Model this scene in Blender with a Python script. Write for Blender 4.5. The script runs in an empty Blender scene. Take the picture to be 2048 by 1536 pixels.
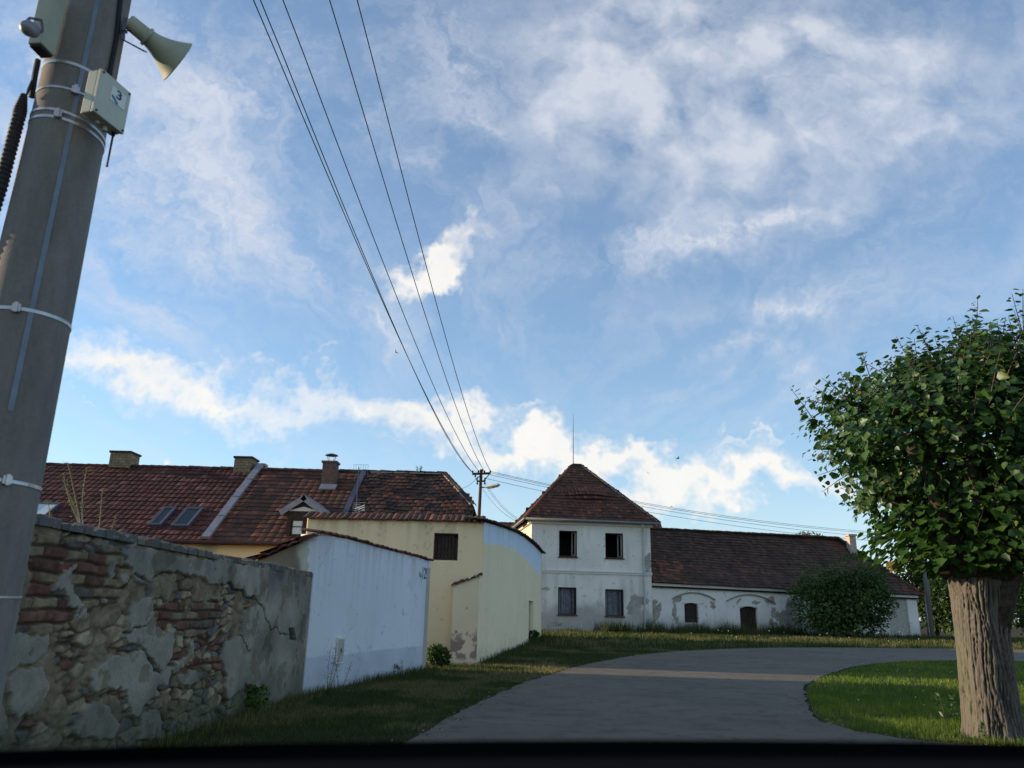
import bpy, bmesh, math, random
import numpy as np
from mathutils import Vector, Matrix
R = math.radians
random.seed(7); rng = np.random.default_rng(7)
S = bpy.context.scene
C = S.collection

# ------------------------------------------------------------------ camera
EYE = 1.35; HOR = 1222; ROLL = 1.3; FPX = 1538.0
_p = math.atan((HOR-768)/FPX); _r = R(ROLL)
camd = bpy.data.cameras.new('camera'); cam = bpy.data.objects.new('camera', camd); C.objects.link(cam)
S.camera = cam
camd.sensor_width = 36; camd.lens = FPX/2048*36; camd.clip_start = .05; camd.clip_end = 3000
_F = Vector((0, math.cos(_p), math.sin(_p))); _U = Vector((0, -math.sin(_p), math.cos(_p))); _X = Vector((1, 0, 0))
_R2 = _X*math.cos(_r)+_U*math.sin(_r); _U2 = -_X*math.sin(_r)+_U*math.cos(_r)
m = Matrix((_R2, _U2, -_F)).transposed().to_4x4(); m.translation = (0, 0, EYE)
cam.matrix_world = m
camd.dof.use_dof = True; camd.dof.focus_distance = 16; camd.dof.aperture_fstop = 3.4
S.render.resolution_x = 1024; S.render.resolution_y = 768

def ray(u, v):
    return _F + _R2*((u-1024)/FPX) + _U2*((768-v)/FPX)
def at(u, v, y):                     # the point seen at photo position u, v that stands y metres ahead
    d = ray(u, v); t = y/d.y; return Vector((d.x*t, y, EYE+d.z*t))
def on_ground(u, v, z=0.0):
    d = ray(u, v); t = (z-EYE)/d.z; return Vector((d.x*t, d.y*t, z))
def on_wall(u, v, A, B):             # the point of the upright plane through A, B
    d = ray(u, v); nx, ny = B[1]-A[1], -(B[0]-A[0])
    t = (A[0]*nx+A[1]*ny)/(d.x*nx+d.y*ny); return Vector((d.x*t, d.y*t, EYE+d.z*t))

# ------------------------------------------------------------------ light
SUN_EL = 12.5; SUN_FWD = 8.0        # the sun stands left of the view, a little ahead
sdir = Vector((-math.cos(R(SUN_FWD))*math.cos(R(SUN_EL)), math.sin(R(SUN_FWD))*math.cos(R(SUN_EL)), math.sin(R(SUN_EL))))
ld = bpy.data.lights.new('sun', 'SUN'); ld.energy = 4.6; ld.angle = R(.5); ld.color = (1, .80, .56)
lo = bpy.data.objects.new('sun', ld); C.objects.link(lo); lo.rotation_euler = sdir.to_track_quat('Z', 'Y').to_euler()
S.view_settings.view_transform = 'Standard'; S.view_settings.look = 'None'; S.view_settings.gamma = 1
S.view_settings.exposure = EXPOSURE = 0.48

# ------------------------------------------------------------------ sky with clouds (laid out by compass direction)
W = bpy.data.worlds.new('World'); S.world = W; W.use_nodes = True
nt = W.node_tree; nt.nodes.clear()
def N(t, **k):
    n = nt.nodes.new(t)
    for a, b in k.items(): setattr(n, a, b)
    return n
def mth(op, a, b=None, c=None, clamp=False):
    n = N('ShaderNodeMath', operation=op); n.use_clamp = clamp
    for i, x in enumerate((a, b, c)):
        if x is None: continue
        if isinstance(x, (int, float)): n.inputs[i].default_value = x
        else: nt.links.new(x, n.inputs[i])
    return n.outputs[0]
def vmth(op, a, b=None, sc=None):
    n = N('ShaderNodeVectorMath', operation=op)
    for i, x in enumerate((a, b)):
        if x is None: continue
        if isinstance(x, (tuple, list)): n.inputs[i].default_value = x
        else: nt.links.new(x, n.inputs[i])
    if sc is not None:
        if isinstance(sc, (int, float)): n.inputs['Scale'].default_value = sc
        else: nt.links.new(sc, n.inputs['Scale'])
    return n.outputs[0]
tc = N('ShaderNodeTexCoord')
sep = N('ShaderNodeSeparateXYZ'); nt.links.new(tc.outputs['Generated'], sep.inputs[0])
yy = mth('MAXIMUM', mth('ABSOLUTE', sep.outputs[1]), .08)
qx = mth('DIVIDE', sep.outputs[0], yy); qz = mth('DIVIDE', mth('MAXIMUM', sep.outputs[2], 0), yy)
cq = N('ShaderNodeCombineXYZ'); nt.links.new(qx, cq.inputs[0]); nt.links.new(qz, cq.inputs[1])
Q = cq.outputs[0]
def noise(vec, scale, detail=6, rough=.6, dist=0, out=0):
    n = N('ShaderNodeTexNoise'); n.inputs['Scale'].default_value = scale; n.inputs['Detail'].default_value = detail
    n.inputs['Roughness'].default_value = rough; n.inputs['Distortion'].default_value = dist
    nt.links.new(vec, n.inputs['Vector']); return n.outputs[out]
def mapped(vec, loc, rot, scale, typ='TEXTURE'):
    n = N('ShaderNodeMapping'); n.vector_type = typ
    n.inputs['Location'].default_value = loc; n.inputs['Rotation'].default_value = rot; n.inputs['Scale'].default_value = scale
    nt.links.new(vec, n.inputs['Vector']); return n.outputs[0]
w1 = noise(Q, 4.0, 5, .62, 0, 1)
w2 = noise(Q, 15, 4, .7, 0, 1)
WQ = vmth('ADD', Q, vmth('ADD', vmth('SCALE', vmth('SUBTRACT', w1, (.5, .5, .5)), sc=.30), vmth('SCALE', vmth('SUBTRACT', w2, (.5, .5, .5)), sc=.07)))
def field(lst):
    acc = None
    for (u, v, ru, rv, ang, s) in lst:
        d = ray(u, v); c = (d.x/d.y, d.z/d.y)
        k = 1/FPX/(d.y)*1.45
        g = N('ShaderNodeTexGradient', gradient_type='QUADRATIC_SPHERE')
        nt.links.new(mapped(WQ, (c[0], c[1], 0), (0, 0, R(ang-ROLL)), (ru*k, rv*k, 1)), g.inputs[0])
        acc = mth('MULTIPLY_ADD', g.outputs['Fac'], s, acc if acc is not None else 0.0)
    return acc
CUM = [(60,760,150,70,0,1.5),(230,760,230,75,-6,1.8),(430,800,260,62,-12,1.8),(590,745,70,30,35,1.0),(720,850,210,60,-10,1.9),(900,872,140,55,-6,1.8),
       (1060,903,210,56,-10,1.9),(1290,936,250,56,-8,1.9),(1520,966,250,56,-8,1.9),(1180,922,160,40,-9,1.0),(1400,950,160,40,-8,1.0),(1720,990,150,50,-5,1.3),(1060,848,70,14,6,.9),(1340,980,120,30,-5,.8),
       (852,542,112,50,32,4.2),(962,925,26,30,0,1.2),(340,926,26,14,0,2.0),(790,910,60,12,-8,.5),(150,835,70,8,-12,.9),(1490,905,60,16,20,.7)]
PUF = [(1340,150,350,250,0,1.5),(1290,60,230,160,0,.9),(1480,260,280,210,20,1.0),(1700,120,450,220,0,1.3),(1850,270,300,90,12,.9),(1150,210,160,180,60,1.0),(1400,380,200,80,10,.5)]
CIR = [(1400,455,330,60,16,1.5),(1560,410,150,32,18,.9),(1230,500,180,50,20,.7),(1560,600,240,40,18,1.1),(1700,530,240,90,25,.55),(1590,740,110,80,-60,1.0),(1650,790,120,30,20,.7),(1480,700,180,30,5,.7),
       (1350,800,200,40,15,.5),(1840,420,160,40,30,.5),(920,110,240,130,-35,1.0),(960,230,170,50,-48,1.0),(450,120,420,160,-15,.9),(250,300,360,300,-30,1.0),(480,420,460,170,-35,.85),(70,150,180,330,0,.8),
       (740,650,150,30,-48,.9),(640,560,260,60,-40,.5),(350,500,300,120,-20,.85),(1000,640,120,60,60,.45),(840,330,110,40,-30,.6),(1030,400,200,60,40,.55),(330,650,220,60,-15,.6),(1000,560,240,150,20,.35),(1900,620,260,120,10,.3),(700,250,300,200,-40,.45)]
CUM = [(u, v, a*1.04, b*(.86 if u > 500 else .95), g, k) for (u, v, a, b, g, k) in CUM]
fc = field(CUM); fi = field(CIR); fp = field(PUF)
nS = noise(mapped(WQ, (0, 0, 0), (0, 0, R(-12)), (4.2, .62, 1)), 6, 9, .66)   # streaks along the low band
nA = noise(WQ, 7, 9, .62)                                              # ragged cumulus edges
zp = mth('MAXIMUM', sep.outputs[2], .06); cp = N('ShaderNodeCombineXYZ'); nt.links.new(mth('DIVIDE', sep.outputs[0], zp), cp.inputs[0]); nt.links.new(mth('DIVIDE', sep.outputs[1], zp), cp.inputs[1])
PWq = vmth('ADD', cp.outputs[0], vmth('SCALE', vmth('SUBTRACT', w1, (.5, .5, .5)), sc=.9))
nB = noise(mapped(PWq, (0, 0, 0), (0, 0, R(-14)), (2.6, .50, 1), 'POINT'), 1.5, 9, .64)   # cirrus streaks lying in the flat cloud layer, so they fan out overhead
nC = noise(WQ, 13, 6, .58, .3)
nP = noise(vmth('ADD', Q, vmth('SCALE', vmth('SUBTRACT', w1, (.5, .5, .5)), sc=.12)), 11, 3.5, .5)   # rounded puffs                                          # small puffs
dc = mth('MULTIPLY', mth('SUBTRACT', mth('ADD', fc, mth('ADD', mth('MULTIPLY', mth('SUBTRACT', nA, .5), 1.0), mth('MULTIPLY', mth('SUBTRACT', nS, .5), 2.6))), .28), .62, clamp=True)
dc = mth('MULTIPLY', dc, mth('MULTIPLY', fc, 3.0, clamp=True))
dc = mth('SMOOTH_MIN', dc, .98, .2)
tx = mth('ADD', .50, mth('ADD', mth('MULTIPLY', mth('SUBTRACT', nB, .5), 3.0), mth('MULTIPLY', mth('SUBTRACT', nC, .5), 1.0)), clamp=True)
di = mth('MULTIPLY', mth('MULTIPLY', fi, .95), tx, clamp=True)
px_ = mth('ADD', .60, mth('ADD', mth('MULTIPLY', mth('SUBTRACT', nP, .5), 2.4), mth('MULTIPLY', mth('SUBTRACT', nA, .5), 1.3)), clamp=True)
dp = mth('MULTIPLY', mth('MULTIPLY', fp, 1.05, clamp=True), px_, clamp=True)
di = mth('SUBTRACT', 1.0, mth('MULTIPLY', mth('SUBTRACT', 1.0, di), mth('SUBTRACT', 1.0, dp)))
wisp = mth('MULTIPLY', mth('SUBTRACT', nB, .44), 1.3, clamp=True)
di = mth('ADD', di, mth('MULTIPLY', wisp, .85), clamp=True)
sky = N('ShaderNodeTexSky', sky_type='NISHITA'); sky.sun_disc = False
sky.sun_elevation = R(SUN_EL); sky.sun_rotation = math.atan2(sdir.x, sdir.y)
sky.altitude = 300; sky.air_density = 1.0; sky.dust_density = .05; sky.ozone_density = 3.0
def mixc(f, a, b):
    n = N('ShaderNodeMix', data_type='RGBA'); 
    for i, x in ((0, f), (6, a), (7, b)):
        if isinstance(x, (int, float)): n.inputs[i].default_value = x
        elif isinstance(x, tuple): n.inputs[i].default_value = x
        else: nt.links.new(x, n.inputs[i])
    return n.outputs[2]
SKYK = 1.0
skyc = vmth('MULTIPLY', sky.outputs[0], (1.72, 1.76, 1.72))
hz = mth('POWER', mth('SUBTRACT', 1.0, mth('ABSOLUTE', sep.outputs[2]), clamp=True), 7.0)
skyc = mixc(mth('MULTIPLY', hz, .8), skyc, (4.3, 5.3, 6.1, 1))
elev = sep.outputs[2]
ccum = mixc(mth('MULTIPLY', nA, 1.0), (6.3, 6.2, 6.1, 1), (8.0, 7.7, 7.1, 1))
ccir = (5.3, 5.55, 6.15, 1)
skyc = mixc(.13, skyc, (4.3, 4.9, 5.5, 1))
c1 = mixc(mth('MULTIPLY', di, .80), skyc, ccir)
c2 = mixc(mth('MULTIPLY', dc, .95), c1, ccum)
bg = N('ShaderNodeBackground'); bg.inputs[1].default_value = .1
nt.links.new(c2, bg.inputs[0]); wo = N('ShaderNodeOutputWorld'); nt.links.new(bg.outputs[0], wo.inputs[0])

# ------------------------------------------------------------------ helpers
def tag(o, label=None, cat=None, group=None, kind=None):
    for k, v in (('label', label), ('category', cat), ('group', group), ('kind', kind)):
        if v: o[k] = v
    return o
def empty(name, loc, label, cat, group=None):
    o = bpy.data.objects.new(name, None); C.objects.link(o); o.location = loc
    bpy.context.view_layer.update()
    return tag(o, label, cat, group)
def link(name, me, mats, parent=None, smooth=False):
    o = bpy.data.objects.new(name, me); C.objects.link(o)
    for mt in (mats if isinstance(mats, (list, tuple)) else [mats]): me.materials.append(mt)
    if smooth: me.polygons.foreach_set('use_smooth', [True]*len(me.polygons))
    if parent:
        o.parent = parent
        loc = Vector((0, 0, 0)); p = parent
        while p: loc += p.location; p = p.parent
        o.location = -loc                                  # geometry is written in world coordinates
    return o
def origin_to(o, p):                                       # move a top-level mesh's origin to p
    p = Vector(p); o.data.transform(Matrix.Translation(-p)); o.location = p; return o
def pyd(name, V, F, mats, parent=None, smooth=False, rnd=None, col=None, mi=None):
    me = bpy.data.meshes.new(name); me.from_pydata([tuple(v) for v in V], [], [tuple(f) for f in F]); me.update()
    if rnd is not None:
        a = me.attributes.new('rnd', 'FLOAT', 'FACE'); a.data.foreach_set('value', np.asarray(rnd, dtype=np.float32))
    if col is not None:
        a = me.attributes.new('col', 'FLOAT_COLOR', 'POINT')
        c4 = np.ones((len(me.vertices), 4), np.float32); c4[:, :3] = col; a.data.foreach_set('color', c4.ravel())
    if mi is not None: 
        o = link(name, me, mats, parent, smooth); me.polygons.foreach_set('material_index', mi); return o
    return link(name, me, mats, parent, smooth)
def npmesh(name, V, F, mats, parent=None, smooth=False, rnd=None, col=None):
    """fast mesh from numpy: V (n,3), F (m,k) all faces with k corners"""
    V = np.asarray(V, np.float32); F = np.asarray(F, np.int32); k = F.shape[1]
    me = bpy.data.meshes.new(name)
    me.vertices.add(len(V)); me.vertices.foreach_set('co', V.ravel())
    me.loops.add(F.size); me.loops.foreach_set('vertex_index', F.ravel())
    me.polygons.add(len(F)); me.polygons.foreach_set('loop_start', np.arange(0, F.size, k, dtype=np.int32))
    me.update(calc_edges=True)
    if rnd is not None:
        a = me.attributes.new('rnd', 'FLOAT', 'FACE'); a.data.foreach_set('value', np.asarray(rnd, dtype=np.float32))
    if col is not None:
        a = me.attributes.new('col', 'FLOAT_COLOR', 'POINT')
        c4 = np.ones((len(V), 4), np.float32); c4[:, :3] = col; a.data.foreach_set('color', c4.ravel())
    return link(name, me, mats, parent, smooth)

class MB:
    def __init__(s): s.V = []; s.F = []
    def add(s, V, F):
        b = len(s.V); s.V += [Vector(v) for v in V]; s.F += [[b+i for i in f] for f in F]
    def box(s, x0, x1, y0, y1, z0, z1, M=None):
        V = [Vector((x, y, z)) for z in (z0, z1) for y in (y0, y1) for x in (x0, x1)]
        if M: V = [M @ v for v in V]
        s.add(V, [(0,2,3,1),(4,5,7,6),(0,1,5,4),(2,6,7,3),(0,4,6,2),(1,3,7,5)])
    def obox(s, c, ax, ay, az, hx, hy, hz):          # oriented box: centre, three unit axes, half sizes
        c = Vector(c); V = [c+ax*(i*hx)+ay*(j*hy)+az*(k*hz) for k in (-1, 1) for j in (-1, 1) for i in (-1, 1)]
        s.add(V, [(0,2,3,1),(4,5,7,6),(0,1,5,4),(2,6,7,3),(0,4,6,2),(1,3,7,5)])
    def tube(s, pts, rad, n=8, cap=True):
        pts = [Vector(p) for p in pts]; k = len(pts); b = len(s.V)
        rad = rad if isinstance(rad, (list, tuple)) else [rad]*k
        T0 = (pts[1]-pts[0]).normalized(); a = T0.orthogonal().normalized()
        for i, p in enumerate(pts):
            T = (pts[min(i+1, k-1)]-pts[max(i-1, 0)]).normalized()
            a = (a-T*a.dot(T)).normalized(); bb = T.cross(a)
            for j in range(n):
                t = 2*math.pi*j/n; s.V.append(p+(a*math.cos(t)+bb*math.sin(t))*rad[i])
        for i in range(k-1):
            for j in range(n):
                s.F.append([b+i*n+j, b+i*n+(j+1) % n, b+(i+1)*n+(j+1) % n, b+(i+1)*n+j])
        if cap: s.F.append([b+j for j in range(n)][::-1]); s.F.append([b+(k-1)*n+j for j in range(n)])
    def strip(s, pts, wdir, w, th, up):              # a flat band along pts
        for p, q in zip(pts[:-1], pts[1:]):
            p, q = Vector(p), Vector(q); d = (q-p); L = d.length; d.normalize()
            s.obox((p+q)/2, d, wdir, up, L/2+.001, w/2, th/2)
    def build(s, name, mat, parent=None, smooth=False, bevel=0):
        o = pyd(name, s.V, s.F, mat, parent, smooth)
        if bevel:
            b = o.modifiers.new('bevel', 'BEVEL'); b.width = bevel; b.segments = 2; b.limit_method = 'ANGLE'
        return o

# value noise in numpy
def _h(ix, iy, seed):
    n = (ix.astype(np.int64)*374761393+iy.astype(np.int64)*668265263+seed*1442695041) & 0x7fffffff
    n = ((n ^ (n >> 13))*1274126177) & 0x7fffffff
    return ((n ^ (n >> 16)) & 0xffff)/65535.0
def vn(x, y, seed=0):
    ix, iy = np.floor(x), np.floor(y); fx, fy = x-ix, y-iy
    fx = fx*fx*(3-2*fx); fy = fy*fy*(3-2*fy)
    a, b, c, d = _h(ix, iy, seed), _h(ix+1, iy, seed), _h(ix, iy+1, seed), _h(ix+1, iy+1, seed)
    return (a*(1-fx)+b*fx)*(1-fy)+(c*(1-fx)+d*fx)*fy
def fbm(x, y, f, o=4, seed=0):
    s, a, t = 0, 1, 0
    for i in range(o):
        s = s+a*vn(x*f, y*f, seed+i*17); t += a; a *= .5; f *= 2.03
    return s/t
def sst(a, b, x):
    t = np.clip((x-a)/(b-a), 0, 1); return t*t*(3-2*t)
def inpoly(x, y, P):
    r = np.zeros(np.shape(x), bool); n = len(P)
    for i in range(n):
        x1, y1 = P[i]; x2, y2 = P[(i+1) % n]
        if y1 == y2: continue
        c = ((y1 > y) != (y2 > y)) & (x < (x2-x1)*(y-y1)/(y2-y1)+x1); r ^= c
    return r

# ------------------------------------------------------------------ materials
def MAT(name):
    mt = bpy.data.materials.new(name); mt.use_nodes = True
    t = mt.node_tree; b = t.nodes['Principled BSDF']; return mt, t, b
def setin(t, b, k, v):
    if isinstance(v, bpy.types.NodeSocket): t.links.new(v, b.inputs[k])
    else: b.inputs[k].default_value = v
def tnoise(t, scale, detail=4, rough=.6, vec=None, coord='Object', map_scale=None):
    n = t.nodes.new('ShaderNodeTexNoise'); n.inputs['Scale'].default_value = scale
    n.inputs['Detail'].default_value = detail; n.inputs['Roughness'].default_value = rough
    if vec is None:
        tcn = t.nodes.new('ShaderNodeNewGeometry'); vec = tcn.outputs['Position']
    if map_scale:
        mp = t.nodes.new('ShaderNodeMapping'); mp.inputs['Scale'].default_value = map_scale; t.links.new(vec, mp.inputs[0]); vec = mp.outputs[0]
    t.links.new(vec, n.inputs['Vector']); return n.outputs[0]
def ramp(t, f, stops):
    r = t.nodes.new('ShaderNodeValToRGB'); e = r.color_ramp.elements
    while len(e) < len(stops): e.new(.5)
    for i, (p, c) in enumerate(stops): e[i].position = p; e[i].color = (*c, 1) if len(c) == 3 else c
    t.links.new(f, r.inputs[0]); return r.outputs[0]
def tmix(t, f, a, b, mode='MIX'):
    n = t.nodes.new('ShaderNodeMix'); n.data_type = 'RGBA'; n.blend_type = mode
    for i, x in ((0, f), (6, a), (7, b)):
        if isinstance(x, bpy.types.NodeSocket): t.links.new(x, n.inputs[i])
        elif isinstance(x, (tuple, list)): n.inputs[i].default_value = (*x, 1) if len(x) == 3 else x
        else: n.inputs[i].default_value = x
    return n.outputs[2]
def tmath(t, op, a, b=0.0):
    n = t.nodes.new('ShaderNodeMath'); n.operation = op
    for i, x in enumerate((a, b)):
        if isinstance(x, bpy.types.NodeSocket): t.links.new(x, n.inputs[i])
        else: n.inputs[i].default_value = x
    return n.outputs[0]
def tbump(t, b, h, strength, dist):
    n = t.nodes.new('ShaderNodeBump'); n.inputs['Strength'].default_value = strength; n.inputs['Distance'].default_value = dist
    t.links.new(h, n.inputs['Height']); t.links.new(n.outputs[0], b.inputs['Normal'])
def tattr(t, name, out=0):
    n = t.nodes.new('ShaderNodeAttribute'); n.attribute_name = name; return n.outputs[out]
def plain(name, col, rough=.7, metal=0, var=.25, scale=8, bump=0, dist=.01, spec=.3):   # one base colour, slightly mottled
    mt, t, b = MAT(name); n = tnoise(t, scale, 5)
    c2 = tuple(x*(1-var) for x in col); c3 = tuple(min(1, x*(1+var)) for x in col)
    setin(t, b, 'Base Color', ramp(t, n, [(.3, c2), (.7, c3)])); b.inputs['Roughness'].default_value = rough
    b.inputs['Metallic'].default_value = metal; b.inputs['Specular IOR Level'].default_value = spec
    if bump: tbump(t, b, tnoise(t, scale*6, 4), bump, dist)
    return mt
def colmat(name, fine=30, var=.12, bump=.3, dist=.01, rough=.92):   # colour from the wall's own 'col' attribute with fine grain
    mt, t, b = MAT(name); c = tattr(t, 'col'); n = tnoise(t, fine, 6, .65)
    k = ramp(t, n, [(.25, (1-var,)*3), (.75, (1+var,)*3)])
    setin(t, b, 'Base Color', tmix(t, 1.0, c, k, 'MULTIPLY')); b.inputs['Roughness'].default_value = rough
    b.inputs['Specular IOR Level'].default_value = .15
    tbump(t, b, n, bump, dist); return mt
def tilemat(name, stops, lichen=.35):
    mt, t, b = MAT(name); r = tattr(t, 'rnd', 2)
    c = ramp(t, r, stops)
    n = tnoise(t, .9, 5, .7); n2 = tnoise(t, 14, 5, .7)
    dark = ramp(t, n, [(.35, (.62, .60, .57)), (.65, (1.0, .95, .90))])
    c = tmix(t, 1.0, c, dark, 'MULTIPLY')
    lm = ramp(t, n2, [(.55, (0, 0, 0)), (.72, (lichen,)*3)])
    c = tmix(t, lm, c, (.20, .19, .15))
    setin(t, b, 'Base Color', c); b.inputs['Roughness'].default_value = .85; b.inputs['Specular IOR Level'].default_value = .2
    tbump(t, b, n2, .4, .01); return mt
def leafmat(name, stops, trans=.25, rough=.45):
    mt, t, b = MAT(name); c = ramp(t, tattr(t, 'rnd', 2), stops)
    n = tnoise(t, 3.0, 2); c = tmix(t, 1.0, c, ramp(t, n, [(.3, (.75, .78, .7)), (.7, (1.2, 1.15, 1.1))]), 'MULTIPLY')
    setin(t, b, 'Base Color', c); b.inputs['Roughness'].default_value = rough; b.inputs['Specular IOR Level'].default_value = .35
    tr = t.nodes.new('ShaderNodeBsdfTranslucent'); t.links.new(tmix(t, 1.0, c, (1.3, 1.5, .5), 'MULTIPLY'), tr.inputs[0])
    mx = t.nodes.new('ShaderNodeMixShader'); mx.inputs[0].default_value = trans
    t.links.new(b.outputs[0], mx.inputs[1]); t.links.new(tr.outputs[0], mx.inputs[2])
    t.links.new(mx.outputs[0], t.nodes['Material Output'].inputs[0]); return mt

M = {}
M['col'] = colmat('masonry', 40, .16, .5, .012)
M['render'] = colmat('rendered wall', 25, .06, .25, .006)
M['tile_red'] = tilemat('red pantiles', [(0, (.080, .034, .028)), (.5, (.110, .040, .031)), (.85, (.145, .053, .038)), (1, (.23, .11, .09))], .30)
M['tile_old'] = tilemat('old plain tiles', [(0, (.04, .03, .026)), (.45, (.09, .048, .036)), (.8, (.15, .062, .042)), (.97, (.20, .07, .04)), (1, (.42, .11, .05))], .55)
M['tile_mid'] = tilemat('weathered tiles', [(0, (.08, .046, .034)), (.5, (.125, .058, .040)), (.9, (.17, .070, .044)), (1, (.30, .10, .06))], .35)
M['tile_dark'] = tilemat('dark weathered tiles', [(0, (.060, .042, .032)), (.5, (.095, .058, .042)), (.88, (.13, .068, .046)), (1, (.24, .09, .055))], .40)
M['dark_slab'] = plain('near-black slab', (.03, .024, .02))  # near-black, also the light-stopping layer under the tiles
M['metal_sheet'] = plain('grey zinc sheet', (.26, .25, .27), .5, .3, .2, 6)
M['metal_dark'] = plain('dark sheet metal', (.10, .09, .12), .5, .3, .2)
M['white_metal'] = plain('pale painted gutter', (.50, .50, .48), .5, 0, .15)
M['gutter'] = plain('weathered gutter', (.20, .21, .20), .5, .3, .2)
M['rust'] = plain('rusty brown steel', (.075, .035, .03), .7, .2, .4, 20)
M['wood_dark'] = plain('dark brown wood', (.035, .02, .014), .6, 0, .4, 12)
M['wood_grey'] = plain('weathered board', (.42, .39, .34), .8, 0, .2, 6)
M['door_olive'] = plain('olive painted door', (.16, .155, .12), .7, 0, .15)
M['conduit'] = plain('dusty ribbed plastic', (.035, .031, .028), .7, 0, .3, 20)
M['black'] = plain('black rubber', (.012, .012, .013), .6)
M['beige'] = plain('beige enamel', (.36, .36, .26), .45, 0, .10, 7)
M['cream_box'] = plain('cream plastic', (.50, .50, .40), .45, 0, .08, 9)
M['steel'] = plain('galvanised band', (.46, .45, .44), .35, .7, .15, 20)
M['strip'] = plain('earth strip', (.17, .20, .23), .5, .4, .15, 12)
M['white_paint'] = plain('white paint', (.74, .71, .65), .6, 0, .08)
M['navy'] = plain('dark blue print', (.02, .045, .10), .6)
M['cyan'] = plain('blue print', (.02, .20, .32), .6)
M['room_shade'] = plain('dark interior', (.05, .045, .04), .9)  # near-black stands in for the shade inside the rooms
M['curtain'] = plain('grey lace curtain', (.20, .21, .24), .9, 0, .35, 5)
M['glass_sky'], t_, b_ = MAT('roof window glass'); b_.inputs['Base Color'].default_value = (.02, .028, .032, 1); b_.inputs['Roughness'].default_value = .3; b_.inputs['Specular IOR Level'].default_value = .25
M['blind'] = plain('pale blind behind glass', (.55, .60, .58), .3, 0, .05, 2)
M['mortar'] = plain('cement', (.34, .31, .27), .9, 0, .25, 12, .3)
M['wire'] = plain('black wire', (.03, .03, .035), .5)
M['bird'] = plain('dark plumage', (.012, .012, .018), .7)
def brickmat(name, c1, c2, cm, bw=.24, bh=.075):
    mt, t, b = MAT(name)
    g = t.nodes.new('ShaderNodeNewGeometry'); sp = t.nodes.new('ShaderNodeSeparateXYZ'); t.links.new(g.outputs['Position'], sp.inputs[0])
    cb = t.nodes.new('ShaderNodeCombineXYZ'); t.links.new(tmath(t, 'ADD', sp.outputs[0], sp.outputs[1]), cb.inputs[0]); t.links.new(sp.outputs[2], cb.inputs[1])
    br = t.nodes.new('ShaderNodeTexBrick'); t.links.new(cb.outputs[0], br.inputs['Vector'])
    br.inputs['Color1'].default_value = (*c1, 1); br.inputs['Color2'].default_value = (*c2, 1); br.inputs['Mortar'].default_value = (*cm, 1)
    br.inputs['Scale'].default_value = 1; br.inputs['Brick Width'].default_value = bw; br.inputs['Row Height'].default_value = bh; br.inputs['Mortar Size'].default_value = .012
    setin(t, b, 'Base Color', tmix(t, 1.0, br.outputs[0], ramp(t, tnoise(t, 9, 4), [(.3, (.7,)*3), (.7, (1.15,)*3)]), 'MULTIPLY')); b.inputs['Roughness'].default_value = .9
    tbump(t, b, br.outputs[1], -.5, .01); return mt
M['brick_yellow'] = brickmat('yellow brick', (.24, .17, .09), (.32, .24, .13), (.10, .09, .07), .3, .12)
M['brick_red'] = brickmat('red brick', (.16, .07, .05), (.22, .10, .07), (.14, .12, .10), .25, .09)
M['brick_pink'] = brickmat('pale brick', (.50, .34, .26), (.58, .42, .32), (.45, .38, .32), .25, .1)

# ------------------------------------------------------------------ ground
def gz(x, y): return .28*float(sst(18, 44, np.array(y, float)))
def gzn(x, y): return .28*sst(18, 44, y)
YR = sorted(set([-400, -150, -60, -25, -10] + [round(-4+i*.5, 2) for i in range(0, 130)] + [62, 66, 72, 80, 95, 120, 160, 240, 400, 800, 1500]))
def grid_sheet(name, xs, ys, mat, zf, **k):
    X, Y = np.meshgrid(xs, ys); V = np.stack([X, Y, zf(X, Y)], -1).reshape(-1, 3); nx = len(xs)
    i, j = np.meshgrid(np.arange(nx-1), np.arange(len(ys)-1)); a = (j*nx+i).ravel()
    return npmesh(name, V, np.stack([a, a+1, a+nx+1, a+nx], 1), mat, smooth=True, **k)
mt, t, b = MAT('turf soil'); M['soil'] = mt
n1 = tnoise(t, .35, 6, .65); n2 = tnoise(t, 9, 5, .7)
c = ramp(t, n1, [(.36, (.036, .040, .016)), (.5, (.048, .045, .020)), (.62, (.085, .065, .038))])
c = tmix(t, 1.0, c, ramp(t, n2, [(.3, (.6,)*3), (.7, (1.3,)*3)]), 'MULTIPLY'); setin(t, b, 'Base Color', c); b.inputs['Roughness'].default_value = 1
b.inputs['Specular IOR Level'].default_value = .1; tbump(t, b, n2, .6, .05)
xs = sorted(set([-1500, -600, -250, -120, -70, -45] + list(range(-30, 62, 2)) + [80, 120, 250, 600, 1500]))
o = grid_sheet('ground', np.array(xs, float), np.array(YR, float), M['soil'], gzn); tag(o, kind='structure')

mt, t, b = MAT('asphalt'); M['asphalt'] = mt
n1 = tnoise(t, .45, 5, .6); n2 = tnoise(t, 60, 4, .8); n3 = tnoise(t, 2.2, 6, .7)
c = ramp(t, n1, [(.3, (.128, .106, .078)), (.7, (.185, .153, .112))])
c = tmix(t, 1.0, c, ramp(t, n2, [(.3, (.62,)*3), (.5, (.98,)*3), (.72, (1.5,)*3)]), 'MULTIPLY')
c = tmix(t, 1.0, c, ramp(t, n3, [(.40, (.74,)*3), (.5, (1,)*3)]), 'MULTIPLY')
vo = t.nodes.new('ShaderNodeTexVoronoi'); vo.feature = 'DISTANCE_TO_EDGE'; vo.inputs['Scale'].default_value = .35
gp_ = t.nodes.new('ShaderNodeNewGeometry'); wv = t.nodes.new('ShaderNodeTexNoise'); wv.inputs['Scale'].default_value = 1.3; wv.inputs['Detail'].default_value = 6; t.links.new(gp_.outputs['Position'], wv.inputs['Vector'])
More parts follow.
